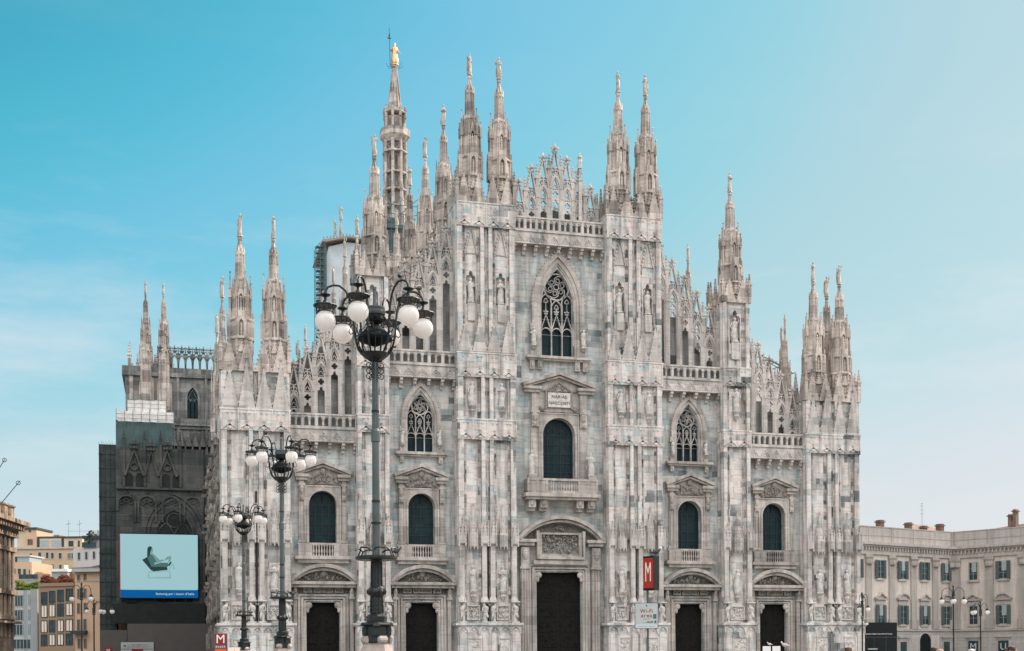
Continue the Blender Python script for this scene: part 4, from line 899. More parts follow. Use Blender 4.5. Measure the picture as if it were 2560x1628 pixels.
for x in (-42.5, -39.85):
    spire(duomo, x, 74.5, 43.5, 59.3, .85, 1, rz=.3)
    t = MB(); t.lathe(x, 74.6, [(1.35, 36), (1.3, 42), (1.15, 46), (.9, 47.5)], 8, .3)
    for k in range(6): a = k*1.05; pinnacle(t, x+1.25*math.cos(a), 74.6+1.25*math.sin(a), 39, 47.8, .17)
    dpart(t, 'stair_turret', 'spire')
t = MB(); t.box(-45.0, -44.4, 73.85, 74.6, 40, 46); pinnacle(t, -44.9, 74.2, 44, 49.5, .25); dpart(t, 'corner_pinnacle', 'spire')

# ------------------------------------------------------------------ wrapped scaffold on the transept, with screen
sc = tag(empty('scaffold_wrapped_front', (-42, 60, 0)), 'dark netting-clad scaffold front printed like a gothic wall, around the big screen', 'scaffold')
def sp_(mb, name, m, p=None):
    o = mb.build(name, M[m], sc if p is None else p); o.matrix_parent_inverse = Matrix.Translation((42, -60, 0)) if p is None else Matrix(); return o
t = MB(); t.box(-46.4, -34.4, 60, 66, 8.95, 31.0); sp_(t, 'netting_wall', 'net')
t = MB(); t.box(-48.7, -46.42, 60.6, 66, 1, 31.4); t.box(-34.38, -33.2, 60.4, 66, 1, 30.4)
for z in range(4, 31, 2): t.box(-48.75, -46.4, 60.5, 60.56, z, z+.08)
for x in (-48.6, -47.9, -47.2): t.box(x-.04, x+.04, 60.5, 60.58, 1, 31.4)
sp_(t, 'side_netting', 'netside')
t = MB(); t.box(-46.38, -38.6, 60.3, 65, 31.0, 34.9); sp_(t, 'upper_netting', 'netgreen')
t = MB()
for x0, x1, y, z0, z1 in ((-46.1, -38.5, 60.2, 34.7, 36.2), (-44.8, -39.6, 61.5, 36.4, 38.0)):
    n = 16
    vs = [(x0+(x1-x0)*i/n, y+.12*math.sin(i*1.7+j*2.1), z0+(z1-z0)*j/4-(.08*math.sin(i*.9) if j == 4 else 0)) for j in range(5) for i in range(n+1)]
    t.add(vs, [(j*(n+1)+i, j*(n+1)+i+1, (j+1)*(n+1)+i+1, (j+1)*(n+1)+i) for j in range(4) for i in range(n)])
    t.box(x0, x1, y+.2, y+3, z0, z1)
o = sp_(t, 'white_tarpaulin', 'tarp'); o.data.polygons.foreach_set('use_smooth', [True]*len(o.data.polygons))
t = MB()
for x0, x1, y, z0, z1, k in ((-46.3, -38.4, 60.0, 31, 36.5, 7), (-45.0, -39.5, 61.3, 36.2, 38.9, 5)):
    for i in range(k+1): x = x0+(x1-x0)*i/k; t.tube([(x, y, z0), (x, y, z1-(.3 if i % 2 else 0))], .035, 5)
    for z in (z1-2, z1-1.4, z1-.8): t.tube([(x0, y-.02, z), (x1, y-.02, z)], .03, 5)
for i in range(12): x = -48.7+i*.2; t.tube([(x, 60.55, 31.4), (x, 60.55, 31.4+rnd.uniform(.1, .6))], .02, 4)
sp_(t, 'scaffold_tubes', 'steel')
t = MB(); y1 = 60.02; yk = iter(59.60+.011*i for i in range(99))  # gothic front in low relief, every moulding at its own depth
for c in (-43.9, -39.4): gablet(t, c, 2.6, 27.0, 32.4, next(yk), y1, 5, 2.6, .35); t.bar(circ(c, 28.3, .5, 14), .1, next(yk)+.1, y1, True)
gablet(t, -41.6, 1.9, 27.0, 32.2, next(yk), y1, 4, 2.6, .3)
for x in (-42.5, -40.3, -37.6, -45.3): pinnacle(t, x, 59.9, 25.5, 33.6, .15)
t.box(-46.3, -34.5, 59.6, 60.02, 25.1, 25.4)
for i, c in enumerate((-45.0, -42.2, -38.9, -35.9)):
    t.bar([(c-1.2, 20.5 if i else 22)]+rarch(c, 2.4, 23.0, 10)+[(c+1.2, 20.5)], .26, next(yk), y1)
    for d_ in (-.6, 0, .6): t.bar(circ(c+d_, 23.2+(.25 if d_ == 0 else 0), .26, 10), .08, next(yk)+.1, y1, True)
    finial(t, c, 59.85, 24.2, 1.0)
for w_, za, bw in ((8.2, 24.6, .3), (7.2, 23.9, .35), (5.2, 22.4, .25)): t.bar([(-38.5-w_/2, 9)]+garch(-38.5, w_, 18.6, za, 10)+[(-38.5+w_/2, 9)], bw, next(yk), y1)
sp_(t, 'gothic_relief', 'net')
t = MB(); t.prism(opening(-38.5, 4.9, 9.2, garch(-38.5, 4.9, 18.6, 22.2)), 59.93, 59.99)
for c in (-44.6, -43.2, -39.6, -38.2): t.prism(opening(c, 1.0, 25.5, rarch(c, 1.0, 26.9)), 59.92, 59.99)
sp_(t, 'blind_opening', 'netdark')
t = MB(); t.bar([(-40.9, 18.2)]+garch(-39.7, 2.4, 18.2, 20.4, 6)+[(-38.5, 18.2)], .14, 59.85, 59.93); t.bar([(-38.5, 18.2)]+garch(-37.3, 2.4, 18.2, 20.4, 6)+[(-36.1, 18.2)], .14, 59.85, 59.93)
t.bar(circ(-38.5, 20.8, 1.0, 16), .14, 59.85, 59.93, True)
for x in (-40.0, -38.5, -37.0): t.box(x-.08, x+.08, 59.86, 59.93, 9.2, 19)
sp_(t, 'blind_tracery', 'net')
t = MB(); t.box(-46.8, -34.3, 59.1, 60.4, 6.1, 8.9); sp_(t, 'black_canopy', 'netdark')
t = MB(); t.box(-44.9, -33.6, 58.8, 60.3, 0, 6.08); t.box(-48.6, -45, 59.4, 60.5, 0, 5.2); sp_(t, 'hoarding', 'hoard')
t = MB(); t.tube([(-46.6, 59.4, 9.5), (-46.6, 59.4, 21.2), (-34.5, 59.4, 21.0)], .05, 5); t.box(-46.0, -45.1, 59.5, 59.7, 8.7, 9.0); sp_(t, 'cable', 'lead')

s0, s1, z0, z1 = -45.85, -35.3, 9.75, 18.72
m, tt, b = mat('screen_panel'); M['screen'] = m
def emis(name, c, st=1.0):
    m, t, b = mat(name); b.inputs['Base Color'].default_value = (0, 0, 0, 1); b.inputs['Emission Color'].default_value = (*c, 1); b.inputs['Emission Strength'].default_value = st; b.inputs['Specular IOR Level'].default_value = .1
    M[name] = m
SE = .72
for nme, c in (('lit_pale_cyan', (.36, .60, .64)), ('lit_blue', (.0, .11, .34)), ('lit_white', (.75, .85, .88)), ('lit_dark', (.025, .05, .052)), ('lit_mid', (.07, .17, .17)), ('lit_skin', (.20, .33, .33)), ('lit_light', (.27, .46, .47))): emis(nme, c, SE)
scr = tag(empty('led_screen', (s0, 59.3, z0)), 'bright pale blue led screen with a blue strip showing a woman in a lounge chair', 'screen')
def sq(mb, name, m): return mb.build(name, M[m], scr)
Wd, Hd = s1-s0, z1-z0
t = MB(); t.box(-.12, Wd+.12, .02, .4, -.12, Hd+.12); sq(t, 'casing', 'black')
t = MB(); t.box(0, Wd, -.0, .019, 1.12, Hd); sq(t, 'picture', 'lit_pale_cyan')
t = MB(); t.prism([(0, 0), (Wd, 0), (Wd, 1.2), (Wd-.35, 1.12), (.35, 1.12), (0, 1.0)], -.004, .018); sq(t, 'blue_strip', 'lit_blue')
t = MB(); t.box(-.13, -.02, -.01, .3, .0, Hd); sq(t, 'edge_light', 'red')
text('Samsung per i tesori d\u2019Italia', .43, 'slogan', M['lit_white'], scr, (Wd*.70, -.012, .56), ext=.004)
U = lambda x: (x-10)/1490*Wd; V = lambda y: Hd-(y-115)/1225*Hd
def shape(name, m, pts, dy): t = MB(); t.prism([(U(x), V(y)) for x, y in pts], -.008-dy, -.001-dy); sq(t, name, m)
shape('chair_picture', 'lit_light', [(545, 835), (960, 815), (985, 965), (530, 968)], 0)
shape('chair_picture', 'lit_pale_cyan', [(560, 850), (945, 835), (950, 930), (745, 940), (560, 950)], .004)
shape('chair_picture', 'lit_light', [(935, 790), (1010, 655), (1055, 790), (1030, 790), (1005, 690), (950, 800)], 0)
shape('chair_picture', 'lit_dark', [(425, 610), (520, 555), (640, 735), (900, 740), (915, 800), (640, 830), (590, 805)], .004)
shape('woman_picture', 'lit_mid', [(525, 560), (575, 490), (640, 530), (700, 640), (650, 700), (700, 690), (690, 745), (600, 740)], .008)
shape('woman_picture', 'lit_dark', [(520, 560), (525, 400), (545, 355), (580, 345), (615, 360), (605, 400), (585, 450), (580, 500), (550, 545)], .012)
shape('woman_picture', 'lit_skin', [(590, 470), (585, 420), (610, 370), (635, 400), (632, 450), (612, 475), (650, 500), (735, 580), (760, 610), (850, 600), (840, 625), (660, 690), (650, 660), (700, 640), (660, 560), (600, 500)], .010)
shape('woman_picture', 'lit_mid', [(650, 740), (690, 690), (780, 660), (920, 660), (935, 720), (900, 745)], .012)
shape('woman_picture', 'lit_skin', [(860, 600), (900, 550), (965, 528), (990, 560), (970, 620), (930, 650), (915, 640), (950, 580), (870, 620)], .012)
shape('woman_picture', 'lit_dark', [(925, 700), (960, 640), (995, 640), (985, 665), (945, 730)], .014)

# notice boards and small signs at the foot of the hoarding
p = atY(302, 1606, 58.5)
nbd = tag(empty('notice_board', (p.x, 58.62, 0)), 'pale information board with small grey lines on the brown hoarding below the screen', 'notice board')
zt = p.z; wn_ = atY(384, 1606, 58.5).x-p.x
t = MB(); t.box(0, wn_, -.06, .1, zt-2.6, zt); t.build('board', M['signgrey'], nbd)
t = MB()
for i in range(4): t.box(.85, wn_-.4-.5*(i % 2), -.07, -.061, zt-.32-.16*i, zt-.26-.16*i)
t.lathe(.5, -.06, [(.12, zt-.6), (.16, zt-.4), (.02, zt-.3)], 6); t.build('printed_lines', M['relief'], nbd)
t = MB(); t.box(wn_*.33, wn_*.68, -.075, -.061, zt-2.0, zt-1.0); t.build('dark_red_block', M['darkred'], nbd)
t = MB(); t.box(.05, wn_-.05, -.074, -.061, zt-1.0, zt-.93); t.build('divider', M['ink'], nbd)
st = tag(empty('street_name_plate', (-46.0, 59.3, 7.2)), 'dark street name plate on the netting under the left corner of the screen', 'sign')
t = MB(); t.box(.2, 2.3, -.3, -.22, 1.85, 2.25); t.build('plate', M['black'], st); st.location.y = 59.9

# ------------------------------------------------------------------ scaffolds on the roofs
sf = tag(empty('roof_scaffold', (-15.5, 86, 40)), 'tall white-sheeted scaffold with an open lattice stair wrapping the crossing tower', 'scaffold')
def sfp(mb, name, m): o = mb.build(name, M[m], sf); o.matrix_parent_inverse = Matrix.Translation((15.5, -86, -40)); return o
t = MB(); t.prism([(-13.4, 42), (-5.5, 42), (-5.5, 71.2), (-9.8, 71.4), (-13.0, 70.4), (-13.6, 68)], 87, 100); sfp(t, 'white_sheeting', 'tarpblue')
t = MB(); t.prism([(-14.2, 70.9), (-13.6, 70.9), (-9.8, 71.9), (-5.2, 71.7), (-5.2, 71.95), (-9.8, 72.15), (-14.2, 71.2)], 86, 101)
for i in range(16): x = -14+i*.55; t.box(x, x+.1, 85.6, 86.2, 71.4+min(i, 7)*.11, 71.65+min(i, 7)*.11)
sfp(t, 'plank_roof', 'wood')
t = MB()
for x in (-15.4, -14.6, -13.8): 
    for y in (85.6, 87.4): t.tube([(x, y, 40), (x, y, 69.8 if x < -15 else 70.6)], .05, 5)
for i in range(30):
    z = 40.5+i; t.tube([(-15.4, 85.6, z), (-13.8, 85.6, z)], .045, 4); t.tube([(-15.4, 87.4, z), (-13.8, 87.4, z+.5)], .04, 4)
    t.tube([(-15.4, 85.6, z), (-14.6, 85.6, z+1)] if i % 2 else [(-14.6, 85.6, z), (-15.4, 85.6, z+1)], .045, 4); t.box(-15.3, -14, 85.8, 87, z+.4, z+.46)
sfp(t, 'lattice_stair', 'steel')
t = MB(); t.box(-14.4, -13.45, 86.3, 88, 44, 70); sfp(t, 'netting', 'netgreen')
sf2 = tag(empty('spire_scaffold', (0, 90, 66)), 'teal steel lattice scaffold around the foot of the tallest spire', 'scaffold')
t = MB()
for x in (-3.8, -2.2, -.6, 1.0, 2.6, 4.2):
    for y in (-2.6, -1.2): t.tube([(x, y, 0), (x, y, 13.4 if x > -3 else 11)], .06, 5)
for i in range(9):
    z = .6+i*1.5; t.tube([(-3.8, -2.6, z), (4.2, -2.6, z)], .06, 4)
    for k in range(5): x = -3.8+1.6*k; t.tube([(x, -2.6, z), (x+1.6, -2.6, z+1.4)] if (i+k) % 2 else [(x+1.6, -2.6, z), (x, -2.6, z+1.4)], .05, 4)
t.build('lattice', M['steel'], sf2)
t = MB(); t.box(-3.9, 4.3, -2.7, -.6, 8.6, 9.3); t.box(-3.9, 4.3, -2.7, -.6, 3.6, 3.8); t.box(-3.4, -1.6, -2.3, -.4, 0, 10.5); t.build('platform', M['netgreen'], sf2)
sr_ = tag(empty('roof_scaffold', (24, 8, 26)), 'white-sheeted scaffold with open timber roof beams behind the right outer gable', 'scaffold')
pa = atY(1884, 882, 14); pb = atY(1978, 935, 14); pc = atY(1884, 1010, 14)
t = MB(); k_ = sr_.location
n = 14
t.prism([(pa.x-k_.x-.6, pc.z-k_.z-3), (pb.x-k_.x-.2, pc.z-k_.z-3), (pb.x-k_.x-.2, pb.z-k_.z-1.0), (pb.x-k_.x-2.0, pb.z-k_.z-.2), (pa.x-k_.x-.6, pa.z-k_.z-.3)], 6.2, 10); t.build('white_sheeting', M['tarp'], sr_)
t = MB()
for i in range(7):
    f = i/6; x = pa.x+(pb.x-pa.x)*f-k_.x; z = pa.z+(pb.z-pa.z)*f-k_.z; t.tube([(x-.75, 6.6, z-.25), (x+.35, 5.6, z+.12)], .08, 4)
t.build('timber_beam', M['wood'], sr_)
t = MB()
for q in (-.5, .1, .3): t.tube([(pa.x-k_.x-.3+q, 5.9, pa.z-k_.z+.2+q*.3), (pb.x-k_.x+q*.4, 5.9, pb.z-k_.z+.1+q*.3)], .05, 4)
for i in range(5): f = i/4; x = pa.x+(pb.x-pa.x)*f-k_.x-.3; t.tube([(x, 5.9, 2), (x, 5.9, pa.z+(pb.z-pa.z)*f-k_.z+.3)], .04, 4)
t.build('scaffold_tubes', M['steel'], sr_)

t = MB(); t.add([(-900, -900, 0), (900, -900, 0), (900, 900, 0), (-900, 900, 0)], [(0, 1, 2, 3)]); tag(t.build('plaza', M['plaza']), kind='structure')
t = MB(); t.box(-37, 37, -4.5, 62, 0, .15); t.box(-36, 36, -4.0, 62, .15, .3); tag(t.build('parvis_steps', M['plaza']), kind='structure')

# ------------------------------------------------------------------ STREET LAMPS
def make_lamp():
    root = empty('street_lamp')
    def P(mb, name, m, p=None, sm=False): return mb.build(name, M[m], p or root, sm)
    t = MB(); t.lathe(0, 0, [(1.0, 0), (1.0, .25), (.8, .3), (.75, 1.2), (.62, 1.7), (.5, 1.98), (.54, 2.02)], 4, math.pi/4)
    pd_ = P(t, 'pedestal', 'pedestal')
    for k in range(4):
        a = math.pi/4+k*math.pi/2
        v = MB(); v.M = Matrix.Rotation(a, 4, 'Z') @ Matrix.Translation((.38, 0, 2.13)) @ Matrix.Rotation(math.pi/2, 4, 'X')
        v.lathe(0, 0, [(.06, -.15), (.13, -.13), (.13, .13), (.06, .15)], 14)
        for zz in (-.15, .15): v.lathe(0, 0, [(.095, zz-.012), (.095, zz+.012)], 12); v.lathe(0, 0, [(.05, zz-.022), (.05, zz+.022)], 10)
        P(v, 'volute', 'pedestal', pd_)
    t = MB(); t.lathe(0, 0, [(.40, 2.03), (.42, 2.06), (.42, 2.28), (.38, 2.30), (.38, 2.55), (.44, 2.58), (.50, 2.62), (.44, 2.68), (.32, 2.72), (.33, 2.80), (.34, 2.88), (.26, 2.95), (.19, 3.0)], 8, math.pi/8)
    for k in range(4):
        a = k*math.pi/2+.3; t.M = Matrix.Rotation(a, 4, 'Z'); t.box(.34, .46, -.13, .13, 2.26, 2.56); t.box(.455, .47, -.09, .09, 2.3, 2.5); t.lathe(.44, 0, [(.16, 2.57), (.10, 2.66), (.02, 2.7)], 4, math.pi/4)
    t.M = None; P(t, 'base_casting', 'iron')
    t = MB(); t.lathe(0, 0, [(.21, 3.0), (.19, 3.5), (.24, 3.56), (.28, 3.68), (.24, 3.8), (.18, 3.86), (.17, 4.66), (.2, 4.7)], 12)
    for k in range(8):
        a = k*math.pi/4; c, s = math.cos(a), math.sin(a)
        t.tube([(.21*c, .21*s, 3.0), (.19*c, .19*s, 3.52)], .03, 5); t.tube([(.18*c, .18*s, 3.82), (.17*c, .17*s, 4.65)], .028, 5); t.ball((.27*c, .27*s, 3.68), .07, .07, .1, 6, 5)
        for z in (3.12, 3.25, 3.38): t.ball((.205*math.cos(a+.39), .205*math.sin(a+.39), z), .03, .03, .03, 5, 4)
    P(t, 'fluted_foot', 'iron')
    t = MB(); t.lathe(0, 0, [(.2, 4.68), (.62, 4.70), (.68, 4.74), (.68, 4.80), (.62, 4.83), (.15, 4.84)], 24)
    for k in range(6):
        a = k*math.pi/3+.2; pts = [(.62*math.cos(a), .62*math.sin(a), 4.82), (.55*math.cos(a), .55*math.sin(a), 4.98), (.58*math.cos(a+.1), .58*math.sin(a+.1), 5.06), (.63*math.cos(a+.3), .63*math.sin(a+.3), 5.08), (.63*math.cos(a+.7), .63*math.sin(a+.7), 5.06), (.66*math.cos(a+.85), .66*math.sin(a+.85), 5.0)]
        t.tube(pts, .028, 6)
    P(t, 'ring_platform', 'iron')
    t = MB(); t.lathe(0, 0, [(.122, 4.8), (.115, 8.5), (.145, 8.52), (.14, 8.85), (.10, 8.95), (.09, 11.25)], 16)
    for k in range(8): a = k*math.pi/4+.2; t.tube([(.115*math.cos(a), .115*math.sin(a), 4.85), (.085*math.cos(a), .085*math.sin(a), 11.1)], .018, 4)
    P(t, 'pole', 'polegrey')
    for z, r, l in ((5.9, .165, .2), (6.6, .14, .34), (9.5, .13, .15)): t = MB(); t.lathe(0, 0, [(r, z-.03), (r, z+.03)], 12); t.tube([(-l, 0, z), (l, 0, z)], .014, 5); P(t, 'clamp', 'iron')
    t = MB()
    for k in range(6):
        a = k*math.pi/3; t.M = Matrix.Rotation(a, 4, 'Z')
        for j in range(3): t.tube([(.2+.085*math.cos(q*.7), 0, 10.62+j*.18+.085*math.sin(q*.7)) for q in range(10)], .016, 5)
    t.M = None; P(t, 'scroll_collar', 'iron')
    t = MB(); t.lathe(0, 0, [(.12, 11.08), (.2, 11.14), (.34, 11.22), (.46, 11.34), (.44, 11.36), (.1, 11.3)], 20)
    rim = [(.62*math.cos(q*.2618), .62*math.sin(q*.2618), 11.86) for q in range(25)]; t.tube(rim, .022, 5)
    for k in range(18):
        a = k*math.pi/9; c, s = math.cos(a), math.sin(a)
        t.tube([(r*c, r*s, z) for r, z in ((.44, 11.33), (.56, 11.5), (.61, 11.68), (.62, 11.88))], .016, 5)
        if k % 3 == 0:
            t.tube([(.62*math.cos(a+q*.05*math.sin(q)), .62*math.sin(a+q*.05*math.sin(q)), 11.86+.12*q) for q in range(6)], .014, 5)
            t.tube([(.60*math.cos(a+.17+.09*math.cos(q)), .60*math.sin(a+.17+.09*math.cos(q)), 12.1+.16*math.sin(q)) for q in range(8)], .014, 5)
    P(t, 'basket', 'iron')
    t = MB(); t.lathe(0, 0, [(.1, 11.6), (.54, 11.78), (.55, 11.84), (.5, 11.95), (.25, 12.2), (.12, 12.3)], 20); t.lathe(0, 0, [(.12, 12.3), (.28, 12.38), (.31, 12.45), (.30, 12.62)], 20)
    for q in range(4): t.ball((.3*math.cos(q*1.57-1.2), .3*math.sin(q*1.57-1.2), 12.5), .07, .07, .07, 8, 6)
    P(t, 'lantern_drum', 'black')
    t = MB(); t.lathe(0, 0, [(.33, 12.6), (.345, 12.66), (.345, 12.74), (.31, 12.76), (.33, 12.8), (.33, 12.84), (.1, 12.9)], 20); t.lathe(0, 0, [(.055, 12.85), (.055, 13.4), (.065, 13.42), (.065, 13.5)], 10); P(t, 'drum_lid', 'polegrey')
    for k in range(6):
        a = k*math.pi/3; Rm = Matrix.Rotation(a, 4, 'Z')
        def rad(pts): return [(x, 0, z) for x, z in pts]
        t = MB(); t.M = Rm
        t.tube(rad([(.16, 11.12), (.40, 11.32), (.58, 11.6), (.66, 11.95), (.69, 12.4), (.74, 12.8), (.82, 13.1), (.95, 13.32), (1.14, 13.45), (1.34, 13.45), (1.5, 13.38), (1.58, 13.26), (1.6, 13.12)]), .036, 8)
        t.tube(rad([(.68, 12.3), (.8, 12.15), (.84, 12.0), (.78, 11.92), (.70, 11.98)]), .02, 5)
        ar = P(t, 'arm', 'iron')
        t = MB(); t.M = Rm
        t.lathe(1.6, 0, [(.03, 13.2), (.08, 13.17), (.18, 13.13), (.16, 13.10), (.05, 13.06), (.03, 12.98), (.07, 12.93), (.09, 12.88), (.05, 12.84)], 12)
        t.lathe(1.6, 0, [(.05, 12.86), (.2, 12.84), (.37, 12.80), (.38, 12.77), (.36, 12.75), (.1, 12.76)], 20)
        for q in range(11):
            b_ = q*2*math.pi/11; c, s = math.cos(b_), math.sin(b_)
            t.tube([(1.6+.33*c, .33*s, 12.76), (1.6+.27*math.cos(b_+.12), .27*math.sin(b_+.12), 12.66), (1.6+.30*c, .30*s, 12.56)], .014, 4)
            t.ball((1.6+.29*math.cos(b_+.22), .29*math.sin(b_+.22), 12.65), .022, .022, .03, 5, 4)
        t.tube([(1.6+.285*math.cos(q*.3927), .285*math.sin(q*.3927), 12.56) for q in range(17)], .016, 4)
        P(t, 'crown', 'iron', ar)
        t = MB(); t.M = Rm; t.ball((1.6, 0, 12.29), .328, .328, .328, 24, 16); P(t, 'globe', 'globe', ar, True)
    return root
def sight(p, an):                                           # bearing an degrees off the line from the lamp to the camera
    f = Vector((p.x-CAM.x, p.y-CAM.y, 0)).normalized(); return Vector((f.y, -f.x, 0))*math.sin(R(an))-f*math.cos(R(an))
LAMPS = [(942.5, 40, -18.6, 'tallest and nearest six-globe cast iron lamp post, in front of the left aisle portals'),
         (706.5, 68, 20, 'middle six-globe cast iron lamp post, beside the left outer portal'),
         (610.5, 98, -14, 'farthest six-globe cast iron lamp post, in front of the left corner tower')]
lamp0 = None
for px, d, an, lab in LAMPS:
    o = make_lamp() if lamp0 is None else copy_tree(lamp0); lamp0 = lamp0 or o
    p = at(px, 1633, d); o.location = (p.x, p.y, 0)
    v = sight(p, an); o.rotation_euler = (0, 0, math.atan2(v.y, v.x))
    tag(o, lab, 'street lamp', 'six-globe lamps on the square')
def small_lamp(px, ptop, d, arms, dz, lab, grp, gr=.25, sp=.85):
    """slim post; arms: sideways offsets of the hanging globes"""
    p = at(px, ptop, d); o = empty('lamp_post', (p.x, p.y, 0), math.atan2(RT.y, RT.x)); tag(o, lab, 'street lamp', grp); zt = p.z
    t = MB(); t.lathe(0, 0, [(.16, 0), (.14, 1.2), (.08, 1.4), (.065, zt-.6), (.09, zt-.55), (.06, zt-.3), (.09, zt-.1), (.02, zt)], 10); t.box(-.16, .16, -.03, .03, zt-1.6, zt-1.5); t.box(-.12, .12, -.12, .12, zt-1.45, zt-.9); t.build('post', M['iron'], o)
    for x, y in arms:
        n = math.hypot(x, y); g = zt-dz
        t = MB(); t.tube([(x*.05, y*.05, zt-1.2), (x*.12, y*.12, zt-.55), (x*.4, y*.4, zt-.25), (x*.75, y*.75, zt-.3), (x*.97, y*.97, zt-.6), (x, y, g+gr+.1)], .03, 6); a = t.build('arm', M['iron'], o)
        t = MB(); t.lathe(x, y, [(.05, g+gr+.22), (.2, g+gr*.85), (.2, g+gr*.75), (.05, g+gr*.9)], 12); t.build('cap', M['iron'], a)
        t = MB(); t.ball((x, y, g), gr, gr, gr, 16, 10); t.build('globe', M['globe'], a, True)
    return o
F5 = lambda x, y: (x/4.05, 1250+y/4.05)
small_lamp(203.6, 1456, 112, [(-.86, 0), (.86, 0)], 1.5, 'two-armed dark lamp post standing in front of the orange building', 'lamps at the end of the left street', .24)
small_lamp(234.5, 1497, 122, [(-.72, .1), (.72, -.1), (.5, 1.4), (1.6, .6)], 1.25, 'lower lamp post with black arms against the edge of the dark scaffold', 'lamps at the end of the left street', .24)
small_lamp(2383, 1463, 118, [(-1.0, .3), (1.0, -.1), (-.28, -.9), (.3, .9)], 1.55, 'four-globe lamp post in front of the inner corner of the palace', 'lamps in front of the palace', .25)
small_lamp(2451, 1502, 128, [(-.75, -.4), (.75, .1), (-.6, .5)], 1.2, 'lower lamp post with an arm of birds in front of the palace side wing', 'lamps in front of the palace', .24)
small_lamp(2155, 1480, 128, [(.6, 0), (-.2, .3)], 1.8, 'lamp post whose globe peeks out beside the right corner tower', 'lamps in front of the palace', .24)

# ------------------------------------------------------------------ METRO SIGNS
p = at(1615, 1640, 44); o = empty('metro_sign', (p.x, p.y, 0), -YAW-R(40)); tag(o, 'red metro sign with a tall white M in a dark box on a thin pole', 'sign')
k = 1/70.5; zt = 1.7+(1628.7-1391)*k; zb = 1.7+(1628.7-1476)*k
t = MB(); t.box(-.08, .37, -.03, .32, zb, zt); t.build('box', M['black'], o)
t = MB(); t.box(-.065, .355, -.045, -.031, zb+.07, zt-.07); t.build('red_panel', M['red'], o)
x_ = text('M', .9, 'letter', M['cream'], o, (.145, -.052, (zb+zt)/2), ext=.004, bold=0); x_.scale = (.40, 1.1, 1)
t = MB(); t.lathe(.02, .1, [(.037, 0), (.037, zb+.01)], 10); t.build('pole', M['polegrey'], o)
o2 = empty('wifi_sign', (p.x, p.y, 0), -YAW); tag(o2, 'pale square Wi-Fi area sign fixed to the metro sign pole', 'sign')
x0, x1 = (1588-1615)/70.5, (1645.7-1615)/70.5; z1, z0 = 3.42, 2.51; cx = (x0+x1)/2
t = MB(); t.box(x0, x1, -.02, .02, z0, z1); t.build('panel', M['signgrey'], o2)
t = MB(); t.bar([(x0, z0), (x1, z0), (x1, z1), (x0, z1)], .02, -.03, .03, True); t.build('rim', M['polegrey'], o2)
text('Wi-Fi', .19, 'lettering', M['red'], o2, (cx, -.026, 3.13), ext=.004); q = text('area', .19, 'lettering', M['red'], o2, (cx, -.026, 2.97), ext=.004); q.scale = (1.15, 1, 1)
t = MB(); t.box(x1-.17, x1-.06, -.027, -.021, 2.86, 3.02); t.prism([(cx-.15, 2.72), (cx+.0, 2.73), (cx+.05, 2.77), (cx+.1, 2.75), (cx+.22, 2.78), (cx+.22, 2.72)], -.027, -.021); t.box(x1-.13, x1-.06, -.027, -.021, 2.7, 2.79); t.build('worn_patch', M['netgreen'], o2)
t = MB(); t.box(x0+.02, x1-.02, -.025, -.021, z0+.02, z0+.15); t.build('pale_strip', M['tarpblue'], o2)
t = MB()
for i in range(3): t.box(cx-.12, cx+.12, -.025, -.021, 2.84-.0+.012*i*0, 2.85)
t.box(cx-.3, cx+.3, -.028, -.0255, z0+.075, z0+.085); t.ball((cx, -.024, 3.32), .03, .006, .03, 8, 5); t.build('fine_print', M['polegrey'], o2)
p = at(552, 1640, 96); o = empty('metro_sign', (p.x, p.y, 0), -YAW); tag(o, 'square dark red metro sign with a white M before the left corner tower', 'sign')
k = 96/FOC; zt = 1.7+(1636-1584)*k
t = MB(); t.box(-.5, .5, -.02, .12, .2, zt); t.build('frame', M['polegrey'], o)
t = MB(); t.box(-.43, .43, -.04, -.021, zt-.86, zt-.03); t.build('red_panel', M['darkred'], o)
text('M', .95, 'letter', M['white'], o, (0, -.05, zt-.46))
t = MB(); t.box(-.43, .43, -.04, -.021, .3, zt-1.2); t.build('orange_strip', M['orange'], o)
t = MB()
for i in range(5): t.box(-.38+.16*i, -.28+.16*i, -.04, -.021, zt-1.1, zt-.95)
t.build('small_pictograms', M['signgrey'], o)
p = at(271, 1640, 150); o = empty('metro_sign', (p.x, p.y, 0), -YAW); tag(o, 'small dark red metro sign in front of the brown hoarding at the far left', 'sign')
zt = 1.7+(1638-1619)*150/FOC
t = MB(); t.box(-.45, .45, -.02, .12, .2, zt); t.build('panel', M['darkred'], o); text('M', .6, 'letter', M['cream'], o, (0, -.03, zt-.4))
p = at(585, 1640, 90); o = empty('info_board', (p.x, p.y, 0), -YAW); tag(o, 'low pale board standing right of the square metro sign', 'board')
zt = 1.7+(1636-1619)*90/FOC; t = MB(); t.box(-.4, .4, -.02, .05, .4, zt); t.build('panel', M['cream'], o); t = MB(); t.box(-.36, -.3, 0, .06, 0, .41); t.box(.3, .36, 0, .06, 0, .41); t.ball((.05, -.02, zt-.2), .03, .01, .03, 6, 4); t.build('frame', M['polegrey'], o)
for i, (a, b, lab) in enumerate(((1907, 1927, 'left one of two white boards standing before the right outer portal'), (1931, 1951, 'right one of two white boards standing before the right outer portal'))):
    p = at((a+b)/2, 1640, 112); o = empty('white_board', (p.x, p.y, 0), -YAW); tag(o, lab, 'board', 'white boards at the portal')
    h = (b-a)/2*112/FOC; t = MB(); t.box(-h, h, -.02, .03, .5, 1.7+(1627-1616)*112/FOC); t.build('panel', M['white'], o); t = MB(); t.box(-h+.05, -h+.1, 0, .05, 0, .51); t.box(h-.1, h-.05, 0, .05, 0, .51); t.build('leg_frame', M['polegrey'], o)
